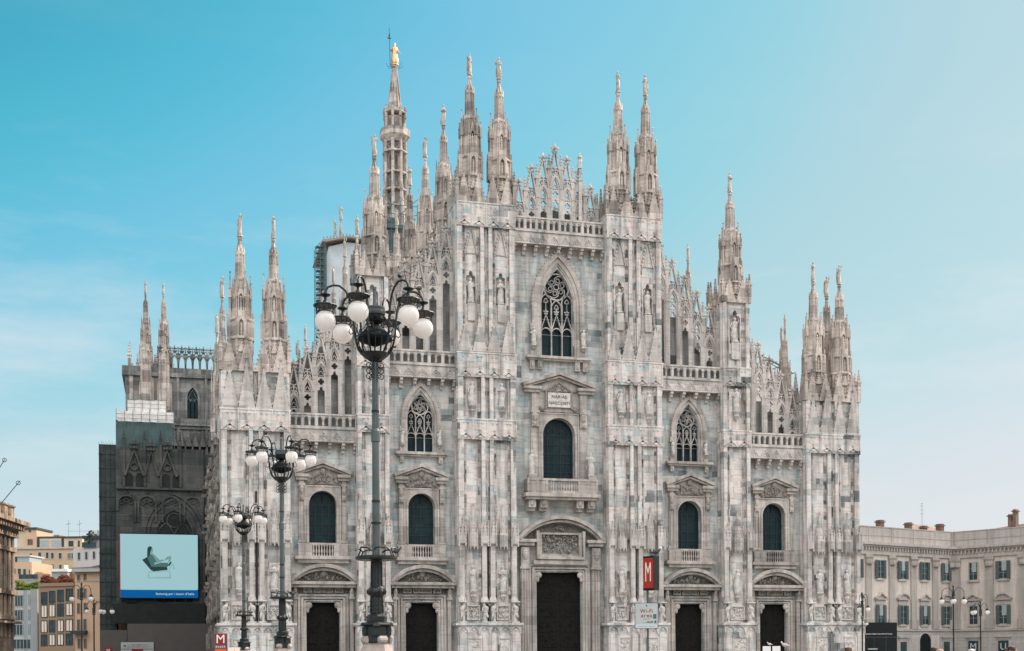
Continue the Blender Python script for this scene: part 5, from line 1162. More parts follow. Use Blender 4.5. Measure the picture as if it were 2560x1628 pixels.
pa = at(2143, 1640, 139); pb = at(2243, 1640, 141); an = math.atan2(pb.y-pa.y, pb.x-pa.x); o = empty('black_hoarding', (pa.x, pa.y, 0), an); tag(o, 'tall black site hoarding with a white line of lettering beside the right corner tower', 'hoarding')
ln = (pb-pa).length; zt = 1.7+(1625-1556.5)*140/FOC
t = MB(); t.box(0, ln, 0, 2.5, 0, zt); t.build('panel', M['black'], o)
text('VENERANDA FABBRICA DEL DUOMO DI MILANO', .165, 'lettering', M['white'], o, (ln*.52, -.02, 1.7+(1625-1585.5)*140/FOC), ext=.004)
t = MB(); t.box(ln*.27, ln*.5, -.015, -.002, 1.7+(1625-1624)*140/FOC, 1.7+(1625-1621.5)*140/FOC); t.build('small_lettering', M['signgrey'], o)
t = MB()
for x in (.4, ln*.42, ln*.72): t.box(x-.012, x+.012, -.006, .0, 0, zt-1.6)
t.box(.3, ln-.1, -.007, .0, zt-1.68, zt-1.64); t.build('door_seam', M['polegrey'], o)
t = MB(); t.tube([(.2, .5, zt+.3), (2.1, .5, zt+.42)], .04, 5); t.tube([(1.2, .5, zt), (1.2, .5, zt+.35)], .03, 5); t.build('lamp_bracket', M['trim'], o)

# ------------------------------------------------------------------ PIGEONS
def pigeon_mesh():
    mb = MB(); n = 10; vs = []                              # beak to tail along +x
    prof = [(-.19, .005, .10, .5), (-.15, .03, .11, .35), (-.08, .045, .12, .6), (-.02, .065, .125, 1), (.05, .07, .135, 1), (.10, .055, .155, 1), (.13, .035, .19, 1), (.145, .034, .225, 1), (.165, .03, .24, 1), (.18, .012, .235, 1), (.205, .004, .225, 1)]
    for x, r, z, fl in prof:
        for a in range(n): t_ = 2*math.pi*a/n; vs.append((x, r*math.cos(t_), z+r*fl*math.sin(t_)))
    mb.add(vs, [(i*n+a, i*n+(a+1) % n, (i+1)*n+(a+1) % n, (i+1)*n+a) for i in range(len(prof)-1) for a in range(n)]+[tuple(range(n-1, -1, -1)), tuple((len(prof)-1)*n+a for a in range(n))])
    for s in (-1, 1): mb.tube([(.0, s*.025, .09), (.005, s*.028, 0), (.03, s*.03, 0)], .007, 4)
    return mb.mesh('pigeon', True)
PG = pigeon_mesh(); M['feather'] = plain('dark_grey_feathers', (.05, .05, .055), .7, 0, .5, 14); PG.materials.append(M['feather'])
PG2 = PG.copy(); PG2.materials.clear(); M['feather2'] = plain('pale_feathers', (.5, .47, .45), .7, 0, .5, 14); PG2.materials.append(M['feather2'])
def pigeon(loc, rz, lab, me=None, s=1.05): o = link('pigeon', me or PG); o.location = loc; o.rotation_euler = (0, 0, rz); o.scale = (s,)*3; tag(o, lab, 'pigeon', 'pigeons perched on lamps and signs')
def lamp_pt(i, r, an, z):                                   # point on lamp i at radius r and bearing an (degrees from the camera side)
    px, d, _, _ = LAMPS[i]; p = at(px, 1633, d); v = sight(p, an); return (p.x+v.x*r, p.y+v.y*r, z)
pigeon(lamp_pt(0, 1.2, 41.4, 13.49), 1.2, 'dark pigeon on the right front arm of the nearest lamp')
pigeon(lamp_pt(0, 1.45, 101.4, 13.45), .3, 'dark pigeon on the far right arm of the nearest lamp')
pigeon(lamp_pt(0, .64, 75, 4.84), -.3, 'dark pigeon at the right rim of the nearest lamp ring platform')
pigeon(lamp_pt(1, 1.25, -40, 13.49), 2.0, 'pigeon on top of the left front arm of the middle lamp', s=1.2)
for an, lab in ((20, 'pigeon at the front of the middle lamp ring platform'), (60, 'pigeon nearer the right rim of the middle lamp ring platform'), (95, 'pigeon at the far right rim of the middle lamp ring platform')): pigeon(lamp_pt(1, .6, an, 4.85), an*.05, lab, s=1.2)
for an, lab in ((-30, 'pigeon at the front left of the farthest lamp ring platform'), (45, 'pigeon at the front right of the farthest lamp ring platform'), (100, 'pigeon at the right rim of the farthest lamp ring platform')): pigeon(lamp_pt(2, .6, an, 4.85), an*.04, lab, s=1.3)
p = at(1642, 1391, 43.9); pigeon((p.x, p.y+.12, 1.7+(1628.7-1391)/70.5), -YAW+.2, 'black pigeon with a white head on top of the red metro sign', s=1.25)
pw = MB(); pw.ball((.155, 0, .232), .04, .04, .045, 8, 6); po = [x for x in bpy.data.objects if x.name.startswith('pigeon')][-1]; pw.build('white_head', M['white'], po)
p = at(1925, 1616, 112); pigeon((p.x, p.y, p.z), 2.6, 'pale pigeon perched on the left white board by the portal', PG2, 1.5)
p = at(1964, 1617, 70); pigeon((p.x, p.y, p.z-.12), 2.2, 'pale bird flying low in front of the right outer portal', PG2, 1.6)

# ------------------------------------------------------------------ PALACE
for nme, c in (('plaster', (.66, .585, .53)), ('pilaster', (.45, .41, .375)), ('cornice', (.50, .455, .42)), ('shutter', (.11, .135, .13)), ('dkgreen', (.03, .055, .055))): M[nme] = masonry('palace_'+nme, [(0, tuple(x*.9 for x in c)), (1, tuple(min(1, x*1.06) for x in c))], 3.1, 6.0, joint=.0, streak=.32, seed=81, vein=.25)
M['rustic'] = masonry('palace_ashlar', [(0, (.42, .39, .365)), (1, (.50, .465, .44))], .5, 1.4, joint=.5, streak=.2, seed=51)
M['pane'] = plain('window_pane', (.035, .06, .065), .12, 0, .5, 1)
M['curtain'] = plain('pale_blind', (.34, .40, .41), .5, 0, .1)
pal = tag(empty('palace', (0, 0, 0)), 'beige palace with pilasters, shuttered windows and a long parapet, right of the cathedral', 'palace')
L_, C_, R_ = Vector((59.9, 40.7, 0)), Vector((79.6, 46.8, 0)), Vector((85.0, 37.0, 0))
M['brick'] = plain('sooty_chimney_brick', (.19, .125, .10), .85, 0, .3, 3)
class Fac:
    def __init__(s, A, B, z=0):
        s.A = Vector((A.x, A.y, z)); d = Vector((B.x-A.x, B.y-A.y, 0)); s.L = d.length; s.u = d/s.L; s.an = math.atan2(d.y, d.x)
        s.M = Matrix.Translation(s.A) @ Matrix.Rotation(s.an, 4, 'Z'); s.n = Vector((-s.u.y, s.u.x, 0))
    def hit(s, px, py):
        r = ray(px, py); t = (s.A-CAM).dot(s.n)/r.dot(s.n); p = CAM+r*t; return (p-s.A).dot(s.u), p.z
def wing(f, pils, wins, name, door=None):
    def P(mb, nm, m, par=None): mb.M = None; o = mb.build(nm, M[m], par or w_); return o
    w_ = empty(name, f.A, f.an, pal)
    t = MB(); t.box(0, f.L, 0, 12, 4.6, 16); P(t, 'wall', 'plaster')
    t = MB(); t.box(0, f.L, -.12, 12, 0, 4.55); t.box(0, f.L, -.3, .1, 4.5, 4.85); P(t, 'ground_floor', 'rustic')
    t = MB(); t.box(0, f.L, -.3, 12, 15.95, 16.5); t.box(0, f.L, -.22, 12, 16.5, 17.1); t.box(0, f.L, -.9, 12, 17.35, 17.75); t.box(0, f.L, -.6, 12, 17.1, 17.35)
    for i in range(int(f.L/.62)): t.box(.3+i*.62, .52+i*.62, -.55, .0, 16.55, 17.1)
    P(t, 'cornice', 'cornice')
    t = MB(); t.box(0, f.L, -.2, .5, 17.7, 20.0); t.box(0, f.L, -.28, .55, 20.0, 20.15); t.box(0, f.L, -.26, .0, 18.75, 18.95)
    for u in pils: t.box(u-.09, u+.09, -.3, .2, 17.7, 20.1)
    P(t, 'parapet', 'cornice')
    for u in pils:
        t = MB(); t.box(u-.62, u+.62, -.25, .1, 6.3, 14.6); t.box(u-.75, u+.75, -.38, .1, 4.85, 6.3); t.box(u-.72, u+.72, -.34, .1, 15.5, 15.95); t.lathe(u, -.12, [(.66, 14.5), (.72, 14.8), (.70, 15.2), (.86, 15.5)], 8, math.pi/8); P(t, 'pilaster', 'pilaster')
    for i, (u, sh, tri, lit) in enumerate(wins):
        for z0, z1, low in ((12.5, 15.1, 0), (5.6, 8.35, 1)):
            t = MB(); t.box(u-.85, u+.85, -.12, .05, z0-.1, z1+.15); t.box(u-.95, u+.95, -.25, .05, z0-.38, z0-.1)
            if low:
                t.box(u-1.0, u+1.0, -.2, .05, z1+.15, z1+.75); t.box(u-1.25, u+1.25, -.45, .05, z1+.85, z1+1.05)
                arc = [(u-1.3, z1+1.05), (u, z1+1.85), (u+1.3, z1+1.05)] if tri else rarch(u, 2.6, z1+1.05, 10, .8)
                t.prism(arc, -.2, .04); t.bar(arc, .22, -.5, .04)
            o = P(t, 'window', 'cornice')
            t = MB(); t.box(u-.62, u+.62, -.16, -.13, z0, z1); P(t, 'pane', 'dkgreen' if not sh and not lit else 'pane', o)
            t = MB(); t.box(u-.03, u+.03, -.2, -.161, z0, z1)
            for j in (1, 2): t.box(u-.6, u+.6, -.19, -.162, z0+(z1-z0)*j/3-.02, z0+(z1-z0)*j/3+.02)
            P(t, 'glazing_bars', 'curtain', o)
            if (i+low) % 2 == 0 or lit: t = MB(); t.box(u-.25, u+.5, -.175, -.1605, z0+(z1-z0)*.45, z1); P(t, 'blind', 'curtain', o)
            if sh:
                for s in (-1, 1):
                    t = MB(); a, b = sorted((u+s*.6, u+s*1.15)); t.box(a, b, -.3, -.22, z0-.1, z1+.05)
                    for j in range(14): t.box(a+.06, b-.06, -.33, -.29, z0+(z1-z0)*j/14, z0+(z1-z0)*j/14+.1)
                    P(t, 'shutter', 'shutter', o)
        if f is fl and abs(u-arch_u) < 2: continue
        t = MB(); t.box(u-1.2, u+1.2, -.45, .0, 3.5, 3.75); t.box(u-1.05, u+1.05, -.25, .0, 3.2, 3.5); t.box(u-.95, u+.95, -.2, .0, 0, 3.2); o = P(t, 'ground_window', 'cornice')
        t = MB(); t.box(u-.7, u+.7, -.24, -.205, .6, 2.9); P(t, 'pane', 'pane', o)
    return w_
Z2 = lambda x: 2150+x/5.873
fl = Fac(C_+(L_-C_)*2.0, C_); fr = Fac(C_, C_+(R_-C_)*3.2)
pl = [fl.hit(Z2(x), 1500)[0] for x in (120, 460, 780, 1095, 1390)]; wl = [fl.hit(Z2(x), 1500)[0] for x in (292, 620, 940, 1255)]
st_ = (pl[4]-pl[0])/4; pl = [pl[0]-st_*k for k in (3, 2, 1)]+pl[:4]+[fl.L-.5]; wl2 = [wl[0]-st_*k for k in (3, 2, 1)]
arch_u = fl.hit(Z2(945), 1590)[0]
wgl = wing(fl, pl, [(u, 1, i % 2, 0) for i, u in enumerate(wl2)]+[(u, 1, 1-i % 2, 0) for i, u in enumerate(wl)], 'back_wing')
pr = [fr.hit(Z2(x), 1500)[0] for x in (1905, 2400)]; wr = [fr.hit(Z2(x), 1500)[0] for x in (1672, 2112)]
sp2 = pr[1]-pr[0]
wgr = wing(fr, [.6]+pr+[pr[1]+sp2*k for k in (1, 2, 3)], [(wr[0], 0, 1, 0), (wr[1], 1, 0, 1)]+[(wr[1]+sp2*k, 1, k % 2, 0) for k in (1, 2, 3)], 'side_wing')
u, z = fl.hit(Z2(945), 1590)
t = MB(); t.prism([(u-1.3, 0), (u+1.3, 0)]+rarch(u, 2.6, 2.9, 10)[::-1], -.16, -.1); t.build('archway', M['black'], wgl)
t = MB(); t.bar([(u-1.4, 0)]+rarch(u, 2.8, 2.9, 12)+[(u+1.4, 0)], .2, -.22, -.1); t.build('archway_rim', M['cornice'], wgl)
t = MB(); t.box(u+1.5, u+3.2, -.2, -.12, .0, 3.9); t.build('sunlit_panel', M['plaster'], wgl)
for i, ch in enumerate('MU'):
    t = MB(); t.box(wr[i]-.78, wr[i]+.78, -.32, -.26, -.2, 3.0); b_ = t.build('banner', M['dkgreen'], wgr); text(ch, 1.5, 'letter', M['tarpblue'], b_, (wr[i], -.335, 2.05))
    if i: text('D', 1.5, 'letter', M['tarpblue'], b_, (wr[i], -.335, .7))
for f, px, w__, zt, par in ((fl, 2222, .8, 21.4, wgl), (fl, 2293, .65, 21.35, wgl), (fl, 2331, .65, 21.0, wgl), (fl, 2372, .8, 21.5, wgl), (fr, 2515, .5, 22.3, wgr), (fr, 2527, .5, 23.0, wgr)):
    u = f.hit(px, 1320)[0]; t = MB(); t.box(u-w__/2, u+w__/2, 1.2, 2.2, 19.5, zt-.35); t.box(u-w__/2-.15, u+w__/2+.15, 1.05, 2.35, zt-.35, zt-.2); t.box(u-w__/2, u+w__/2, 1.2, 2.2, zt-.2, zt); t.build('chimney', M['brick'], par)
t = MB(); t.M = None; t.add([(-2, 1.5, 19.6), (fr.L, 1.5, 19.6), (fr.L, 9, 22.6), (6, 9, 21.4), (-2, 6, 20.2)], [(0, 1, 2, 3, 4)]); t.box(-2, fr.L, 1.5, 9, 19.2, 19.55); t.build('tiled_roof', M['tile'], wgr)
ua = fl.hit(2345, 1320)[0]; t = MB(); t.add([(ua-1, 2.5, 19.6), (fl.L+3, 2.5, 19.6), (fl.L+3, 7, 22.0), (ua+1, 7, 21.9)], [(0, 1, 2, 3)]); t.box(ua-1, fl.L+3, 2.5, 7, 19.2, 19.55); t.build('tiled_roof', M['tile'], wgl)
u = fl.hit(2329, 1320)[0]; t = MB(); t.tube([(u, 1.8, 20), (u, 1.8, 24.6)], .03, 4)
for z in (22.9, 23.5, 24.1, 24.5): t.tube([(u-.6+.1*(z-22), 1.8, z), (u+.6-.1*(z-22), 1.8, z)], .02, 4)
t.build('antenna', M['lead'], wgl)

# ------------------------------------------------------------------ BUILDINGS BEHIND ON THE LEFT
for nme, c in (('ochre', (.52, .39, .26)), ('cream2', (.60, .48, .35)), ('greywhite', (.50, .475, .46)), ('glassgrey', (.33, .345, .35)), ('brown', (.32, .215, .145)), ('salmon', (.60, .40, .275)), ('slate', (.05, .065, .07))): M[nme] = plain('house_'+nme, c, .85, 0, .07, .4, .15)
M['arcade'] = masonry('arcade_stone', [(0, (.28, .21, .16)), (.5, (.42, .315, .24)), (1, (.52, .40, .31))], .7, 1.1, streak=.6, seed=61, carve=.4)
def house(name, lab, px0, d0, px1, d1, py_top, m, depth=14, cat='building', z_ref=None):
    A, B = at(px0, 1500, d0), at(px1, 1500, d1); f = Fac(A, B); f.root = tag(empty(name, f.A, f.an), lab, cat)
    f.zt = f.hit(z_ref or px1, py_top)[1]
    t = MB(); t.box(0, f.L, 0, depth, 0, f.zt); t.build('wall', M[m], f.root); return f
def hw(f, rects, fm='greywhite', gm='pane', split=0, name='window', e=.12):
    for x0, y0, x1, y1 in rects:
        a, zt = f.hit(*F5(x0, y0)); b, zb = f.hit(*F5(x1, y1))
        t = MB(); t.plate([(a-e, zb-e), (b+e, zb-e), (b+e, zt+e), (a-e, zt+e)], [[(a, zb), (b, zb), (b, zt), (a, zt)]], -.1, .02); o = t.build(name, M[fm], f.root)
        t = MB(); t.box(a, b, -.03, -.005, zb, zt); t.build('pane', M[gm], o)
        if split:
            t = MB()
            for i in range(1, split): u = a+(b-a)*i/split; t.box(u-.05, u+.05, -.08, -.031, zb, zt)
            t.build('mullion', M[fm], o)
def hbox(f, x0, y0, x1, y1, m, name, v0=-.3, v1=1, par=None):
    a, zt = f.hit(*F5(x0, y0)); b, zb = f.hit(*F5(x1, y1)); t = MB(); t.box(a, b, v0, v1, zb, zt); return t.build(name, M[m], par or f.root)
f = house('apartment_building', 'tall cream apartment block with penthouse glazing, farthest back on the left', 34, 280, 188, 279, 1250+495/4.05, 'ochre')
hw(f, [(388, 533, 418, 590), (466, 533, 493, 592), (518, 536, 545, 594), (595, 538, 625, 595), (388, 650, 418, 707), (466, 652, 493, 709), (518, 654, 545, 700), (600, 656, 625, 705), (300, 543, 326, 600)])
hw(f, [(685, 540, 740, 595)], split=4)
hbox(f, 140, 484, 750, 493, 'cornice', 'eaves', -.3, 14); hbox(f, 365, 370, 650, 490, 'slate', 'penthouse', .3, 10); o = hbox(f, 400, 392, 618, 480, 'cream2', 'penthouse_front', .1, .3)
for x0, x1 in ((405, 490), (520, 608)): hbox(f, x0, 408, x1, 468, 'curtain', 'penthouse_window', .02, .09)
hbox(f, 645, 380, 830, 500, 'cream2', 'attic', .2, 10); hbox(f, 640, 370, 835, 382, 'slate', 'attic_eaves', -.1, 10)
for r in ((690, 415, 740, 470), (785, 412, 805, 472)): hbox(f, *r, 'pane', 'attic_window', .12, .19)
hbox(f, 160, 290, 262, 480, 'cream2', 'stair_tower_side', .6, 8); hbox(f, 255, 292, 368, 485, 'salmon', 'stair_tower', .2, 8); hbox(f, 160, 280, 375, 298, 'slate', 'tower_roof', -.1, 8.2)
for x0 in (277, 295, 314): hbox(f, x0, 397, x0+12, 455, 'pane', 'tower_window', .1, .19)
hbox(f, 288, 305, 310, 325, 'pane', 'tower_window', .1, .19); hbox(f, 505, 345, 560, 372, 'brown', 'chimney', 2, 4)
t = MB()
for x in (636, 750): a, z = f.hit(*F5(x, 370)); t.tube([(a, 3, z-.5), (a, 3, z+4)], .03, 4); t.tube([(a-.5, 3, z+3), (a+.5, 3, z+3.2)], .04, 4)
a, z = f.hit(*F5(650, 372)); t.tube([(a, 2, z+1.4), (a+10, 2, z+1.4)], .025, 4); t.build('antenna', M['lead'], f.root)
f = house('apartment_building', 'white rendered apartment block with a glass balcony on its roof terrace', 184, 266, 262, 265.6, 1250+490/4.05, 'greywhite', 14, z_ref=200)
hw(f, [(790, 535, 812, 605), (864, 530, 887, 602), (942, 524, 964, 596)], 'curtain', 'pane')
hbox(f, 830, 385, 1000, 490, 'glassgrey', 'penthouse', 1, 8); hbox(f, 820, 360, 1000, 388, 'slate', 'penthouse_roof', .5, 8); hbox(f, 835, 430, 980, 485, 'pane', 'glass_balcony', -.3, -.2); hbox(f, 865, 303, 915, 362, 'glassgrey', 'roof_plant', 2, 5); hbox(f, 945, 298, 990, 362, 'curtain', 'roof_plant', 2, 5)
o = None
t = MB(); a, z = f.hit(*F5(920, 410)); q = random.Random(3)
for _ in range(40): t.ball((a+q.gauss(0, .5), -.2+q.gauss(0, .3), z+.6+q.gauss(0, .6)), .22, .2, .2, 5, 4)
M['leafd'] = plain('dark_foliage', (.035, .055, .03), .9, 0, .5, 2); M['leafl'] = plain('bright_foliage', (.13, .16, .03), .9, 0, .5, 1.5); M['leafr'] = plain('rust_foliage', (.16, .05, .025), .9, 0, .6, 1.5)
tag(t.build('potted_bush', M['leafd']), 'dark bush on the roof terrace of the white apartment block', 'bush'); bpy.data.objects['potted_bush'].matrix_world = f.M
f = house('low_building', 'low orange block with a glazed top floor, just right of the stone arcade corner', 30, 260, 80, 259.7, 1250+628/4.05, 'salmon', 10)
hw(f, [(145, 695, 160, 750), (182, 697, 214, 754), (236, 700, 265, 755), (292, 705, 305, 752)], 'cream2'); hbox(f, 148, 565, 290, 632, 'curtain', 'glazed_floor', .4, 6); hbox(f, 140, 558, 300, 572, 'greywhite', 'flat_roof', .1, 7); hbox(f, 145, 570, 165, 628, 'slate', 'opening', .3, .39)
f = house('roof_terrace', 'roof terrace with grey cabins and glass rails between the old blocks', 36, 242, 190, 241, 1250+800/4.05, 'glassgrey', 8)
hbox(f, 500, 715, 660, 800, 'glassgrey', 'cabin', 1, 5); hbox(f, 495, 697, 668, 722, 'tarp', 'cabin_roof', .6, 5.5); hbox(f, 195, 755, 385, 800, 'pane', 'glass_rail', -.2, -.1); hbox(f, 600, 652, 622, 705, 'white', 'vent', 2, 3); hbox(f, 620, 705, 780, 790, 'brown', 'tiled_roof', 2.5, 7)
f = house('office_building', 'grey and white office block with a hedge on its roof', 30, 220, 97, 219.4, 1250+915/4.05, 'greywhite', 10, z_ref=60)
a, z = f.hit(*F5(250, 915)); hbox(f, 238, 915, 280, 1545, 'glassgrey', 'recess', -.02, .02); hbox(f, 322, 905, 395, 1545, 'glassgrey', 'side_wall', -.5, 8)
hw(f, [(155, 970, 232, 1075), (155, 1118, 232, 1220), (140, 1265, 230, 1365), (292, 960, 312, 1065), (292, 1112, 312, 1215), (292, 1260, 312, 1362)], 'curtain', 'pane', 3); hw(f, [(135, 1415, 310, 1505)], 'curtain', 'pane', 5)
def hedge(f, x0, y0, x1, y1, m, lab, seed):
    a, zt = f.hit(*F5(x0, y0)); b, zb = f.hit(*F5(x1, y1)); q = random.Random(seed); t = MB()
    for _ in range(260):
        u = q.uniform(a, b); t.ball((u, q.uniform(.2, 1.6), zb+(zt-zb)*q.random()*(.75+.25*math.sin(u*1.7))), q.uniform(.2, .42), .3, q.uniform(.15, .35), 5, 4)
    o = t.build('hedge', M[m]); o.matrix_world = f.M; tag(o, lab, 'hedge')
hedge(f, 148, 822, 395, 905, 'leafl', 'bright green hedge on the roof of the grey office block', 1)
f = house('office_building', 'brown stone office block with rows of paired windows, left of the orange building', 96.5, 213.5, 188, 211.5, 1250+842/4.05, 'brown', 12, z_ref=186)
for r, (yl, yr, h) in enumerate(((940, 905, 110), (1070, 1050, 115), (1228, 1215, 110), (1368, 1358, 105))):
    for i, (x0, x1) in enumerate(((422, 475), (503, 555), (587, 640), (673, 732))):
        y = yl+(yr-yl)*i/3; hw(f, [(x0, y, x1, y+h)], 'slate', 'cream' if r and (i+r) % 3 else 'pane', 2, e=.12)  # cream panes have warm reflections painted as flat colour
hbox(f, 395, 845, 760, 870, 'brown', 'parapet', -.25, .4)
hedge(f, 405, 765, 715, 850, 'leafr', 'rust red and dark hedge on the roof of the brown office block', 2)
f = house('town_house', 'orange plastered town house with a tiled roof, tucked against the dark scaffold', 187.5, 203, 262, 202.6, 1250+728/4.05, 'salmon', 12, z_ref=230)
hw(f, [(787, 760, 806, 820), (850, 752, 870, 812), (788, 905, 806, 995), (850, 900, 870, 990), (785, 1050, 808, 1145), (852, 1045, 874, 1140), (785, 1215, 808, 1320), (848, 1210, 872, 1318), (790, 1410, 812, 1500), (852, 1410, 874, 1500)], 'brown', 'shutter', e=.08)
hbox(f, 750, 690, 1060, 728, 'greywhite', 'eaves', -.9, 12); hbox(f, 755, 815, 1060, 826, 'cornice', 'string_course', -.08, .05); hbox(f, 740, 1325, 888, 1358, 'slate', 'balcony', -1.2, 0)
a, z = f.hit(*F5(755, 692)); b, z2 = f.hit(*F5(985, 605)); t = MB(); t.add([(a-.5, -1, z), (f.L+4, -1, z), (f.L+4, 6, z2), (b, 6, z2), (a+1, 4, z+.5), (a, 12, z), (f.L+4, 12, z)], [(0, 1, 2, 3, 4), (4, 3, 5), (3, 2, 6, 5), (0, 4, 5)]); t.build('tiled_roof', M['tile'], f.root)
# stone arcade corner, nearest on the left
f = Fac(at(-150, 1500, 128), at(34, 1500, 152)); f.root = tag(empty('arcade_building', f.A, f.an), 'ornate stone arcade corner with a heavy cornice and sunlit ribs at the left edge', 'building')
zc = f.hit(30, 1314)[1]; zt = f.hit(4, 1268)[1]
t = MB(); t.box(0, f.L, 0, 20, 0, zc); t.build('wall', M['arcade'], f.root)
t = MB(); t.box(0, f.L+1.6, -1.6, 21, zc, zc+.5); t.box(0, f.L+1.0, -1.0, 21, zc-.55, zc); t.box(0, f.L+.5, -.5, 20.5, zc-1.5, zc-.55)
for i in range(24): t.box(f.L-.2-i*.95, f.L+.15-i*.95, -1.3, 0, zc-.6, zc-.02)
for i in range(18): t.box(f.L-.1, f.L+1.35, .2+i*.95, .6+i*.95, zc-.6, zc-.02)
t.build('cornice', M['arcade'], f.root)
t = MB(); t.box(0, f.L-.3, .2, .6, zc+.5, zc+1.5)
for u in (f.L-.7, f.L-3.2, f.L-5.5): t.box(u-.55, u+.55, -.2, .9, zc+.5, zc+2.2); t.box(u-.7, u+.7, -.35, 1.05, zc+2.2, zc+2.4)
t.box(0, f.L-4.6, .1, 1.4, zc+.5, zt); t.build('parapet', M['arcade'], f.root)
t = MB()
for z in (f.hit(34, 1382)[1], f.hit(34, 1488)[1], f.hit(34, 1550)[1]): t.box(0, f.L+.4, -.4, 20.4, z, z+.5)
zb_ = f.hit(34, 1560)[1]; t.box(0, f.L+.7, -.9, 20.7, zb_, zb_+.25)
t.build('string_course', M['arcade'], f.root)
t = MB()
for i in range(14):
    u = f.L-.45-i*1.5
    for du in (0, .34): t.lathe(u-du, -.12, [(.15, 4), (.15, zc-1.5)], 6)
for i in range(12):
    for dv in (0, .34): t.lathe(f.L+.1, .4+i*1.5+dv, [(.15, 4), (.15, zc-1.5)], 6)
t.build('ribs', M['arcade'], f.root)
for i in range(6):
    u = f.L-1.45-i*3.0
    for z0, z1 in ((f.hit(34, 1470)[1], f.hit(34, 1400)[1]), (f.hit(34, 1545)[1], f.hit(34, 1500)[1])):
        t = MB(); t.prism(opening(u, .8, z0, rarch(u, .8, z1-.4, 8)), -.05, .02); t.build('window', M['pane'], f.root)
for k_, (xa, ya, xb, yb_) in enumerate(((-6, 1185, 13, 1147), (-8, 1272, 51, 1201))):
    d = 140; a, b = at(xa-20*(k_+1), ya+24*(k_+1), d), at(xb, yb_, d); o = tag(empty('flagpole', a), ('bare flagpole leaning out highest at the left edge', 'longer bare flagpole leaning out over the arcade parapet')[k_], 'flagpole', 'flagpoles on the arcade')
    v = b-a; t = MB(); t.tube([(0, 0, 0), tuple(v*.95)], .06, 6, .045); t.build('pole', M['steel'], o)
    t = MB(); t.tube([tuple(v*.93), tuple(v*.965), tuple(v)], .05, 6, .01); c_ = v*.945; t.tube([(c_.x+.22*math.cos(q*.524), c_.y, c_.z+.22*math.sin(q*.524)) for q in range(13)], .04, 5); t.build('spear_tip', M['lead'], o)

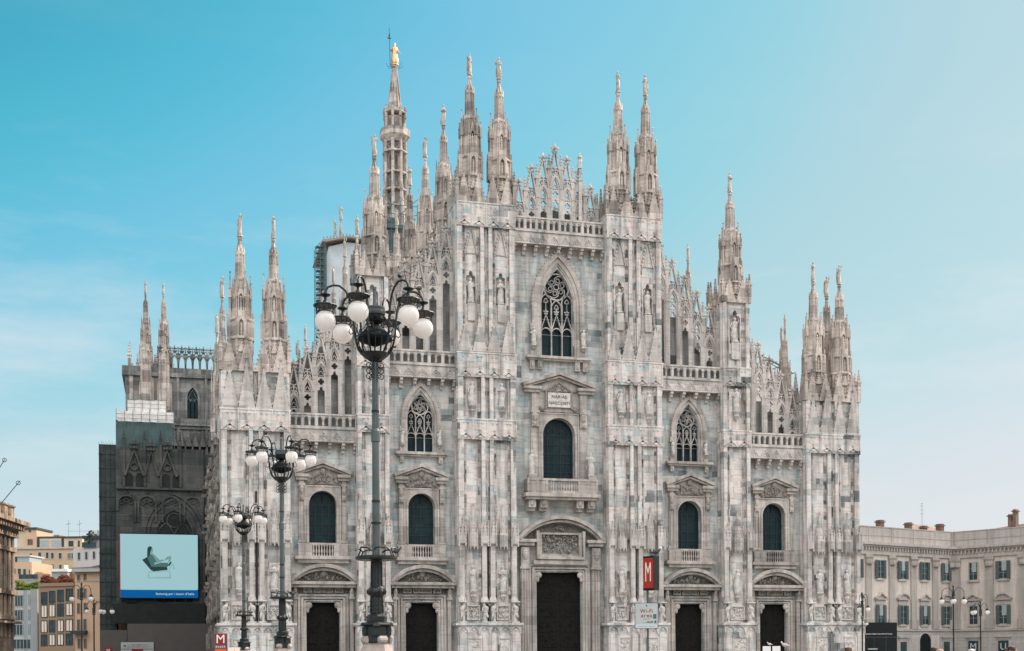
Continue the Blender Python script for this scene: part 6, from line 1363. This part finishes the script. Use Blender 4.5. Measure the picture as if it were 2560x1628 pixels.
# ------------------------------------------------------------------ PEOPLE (heads just reach into the frame)
def person(px, ytop, d, lab, hair, bald=False, top=(.1, .1, .12)):
    p = at(px, ytop, d); H = p.z; o = empty('person', (p.x, p.y, 0), -YAW+rnd.uniform(-.8, .8)); tag(o, lab, 'person'); s = H/1.78
    me = bpy.data.meshes.new('body'); jt = [(0, 0, .95), (0, 0, 1.2), (0, .01, 1.42), (0, .01, 1.52), (0, -.01, 1.66), (0, -.01, 1.72), (.1, 0, .9), (.12, -.02, .5), (.12, .02, .08), (.13, -.14, .03), (-.1, 0, .9), (-.12, .03, .5), (-.12, .1, .08), (-.13, -.05, .03),
          (.19, .01, 1.43), (.25, .03, 1.14), (.26, -.06, .9), (.26, -.1, .8), (-.19, .01, 1.43), (-.25, .03, 1.14), (-.26, -.04, .9), (-.26, -.08, .8)]
    ed = [(0, 1), (1, 2), (2, 3), (3, 4), (4, 5), (0, 6), (6, 7), (7, 8), (8, 9), (0, 10), (10, 11), (11, 12), (12, 13), (2, 14), (14, 15), (15, 16), (16, 17), (2, 18), (18, 19), (19, 20), (20, 21)]
    rad = [.15, .15, .15, .055, .095, .07, .1, .065, .045, .04, .1, .065, .045, .04, .065, .045, .035, .03, .065, .045, .035, .03]
    me.from_pydata([tuple(c*s for c in j) for j in jt], ed, []); b = link('body', me, o)
    m_ = b.modifiers.new('skin', 'SKIN'); 
    for v, r in zip(me.skin_vertices[0].data, rad): v.radius = (r*s, r*s*.85)
    me.skin_vertices[0].data[0].use_root = True
    b.modifiers.new('sub', 'SUBSURF').levels = 2; b.modifiers['sub'].render_levels = 2
    bpy.context.view_layer.update(); me2 = bpy.data.meshes.new_from_object(b.evaluated_get(bpy.context.evaluated_depsgraph_get())); b.modifiers.clear(); b.data = me2
    m, tt, bs = mat('skin_and_clothes'); g = N(tt, 'ShaderNodeNewGeometry'); sx = N(tt, 'ShaderNodeSeparateXYZ'); tt.links.new(g.outputs['Position'], sx.inputs[0])
    tt.links.new(mixc(tt, 'MIX', mth(tt, 'GREATER_THAN', sx.outputs[2], 1.5*s), top, (.52, .30, .22)), bs.inputs['Base Color']); me2.materials.append(m)
    t = MB(); t.ball((0, -.12*s, 1.665*s), .017*s, .035*s, .03*s, 6, 5)
    for sd in (-1, 1): t.ball((sd*.085*s, 0, 1.66*s), .014*s, .025*s, .033*s, 6, 5)
    M['skin'] = M.get('skin') or plain('skin', (.5, .29, .21), .5, 0, .1); t.build('face_features', M['skin'], o)
    t = MB()
    for sd in (-1, 1): t.ball((sd*.035*s, -.098*s, 1.69*s), .012*s, .008*s, .008*s, 6, 4)
    t.box(-.03*s, .03*s, -.11*s, -.1*s, 1.615*s, 1.622*s); t.build('eyes_and_mouth', M['black'], o)
    if not bald:
        t = MB(); t.ball((0, .012*s, 1.70*s), .1*s, .105*s, .085*s, 12, 9); t.ball((0, .05*s, 1.64*s), .085*s, .065*s, .09*s, 10, 7)
        for q in range(14): a = q*.45; t.ball((.07*s*math.cos(a), .02*s+.07*s*math.sin(a), 1.745*s), .035*s, .035*s, .025*s, 6, 4)
        t.build('hair', hair, o, True)
    return o
H1 = plain('dark_brown_hair', (.035, .02, .014), .6, 0, .4, 30); H2 = plain('auburn_hair', (.10, .035, .018), .6, 0, .4, 30); H3 = plain('white_hair', (.55, .52, .5), .6, 0, .2, 30)
person(2121, 1618.5, 33, 'person with short auburn hair before the right corner tower, head only in view', H2)
person(2336, 1618.5, 34, 'person with short dark hair, left of a bald person before the palace archway', H1)
person(2350, 1616.5, 33, 'bald person seen over the bottom edge before the palace archway', H1, True)
person(2430, 1622.5, 34, 'person with white hair below the M banner of the palace', H3)
person(2530, 1616, 32, 'person with short dark hair below the U banner at the right edge', H1)
person(2518, 1620, 36, 'person with auburn hair just left of the dark-haired person at the right edge', H2)
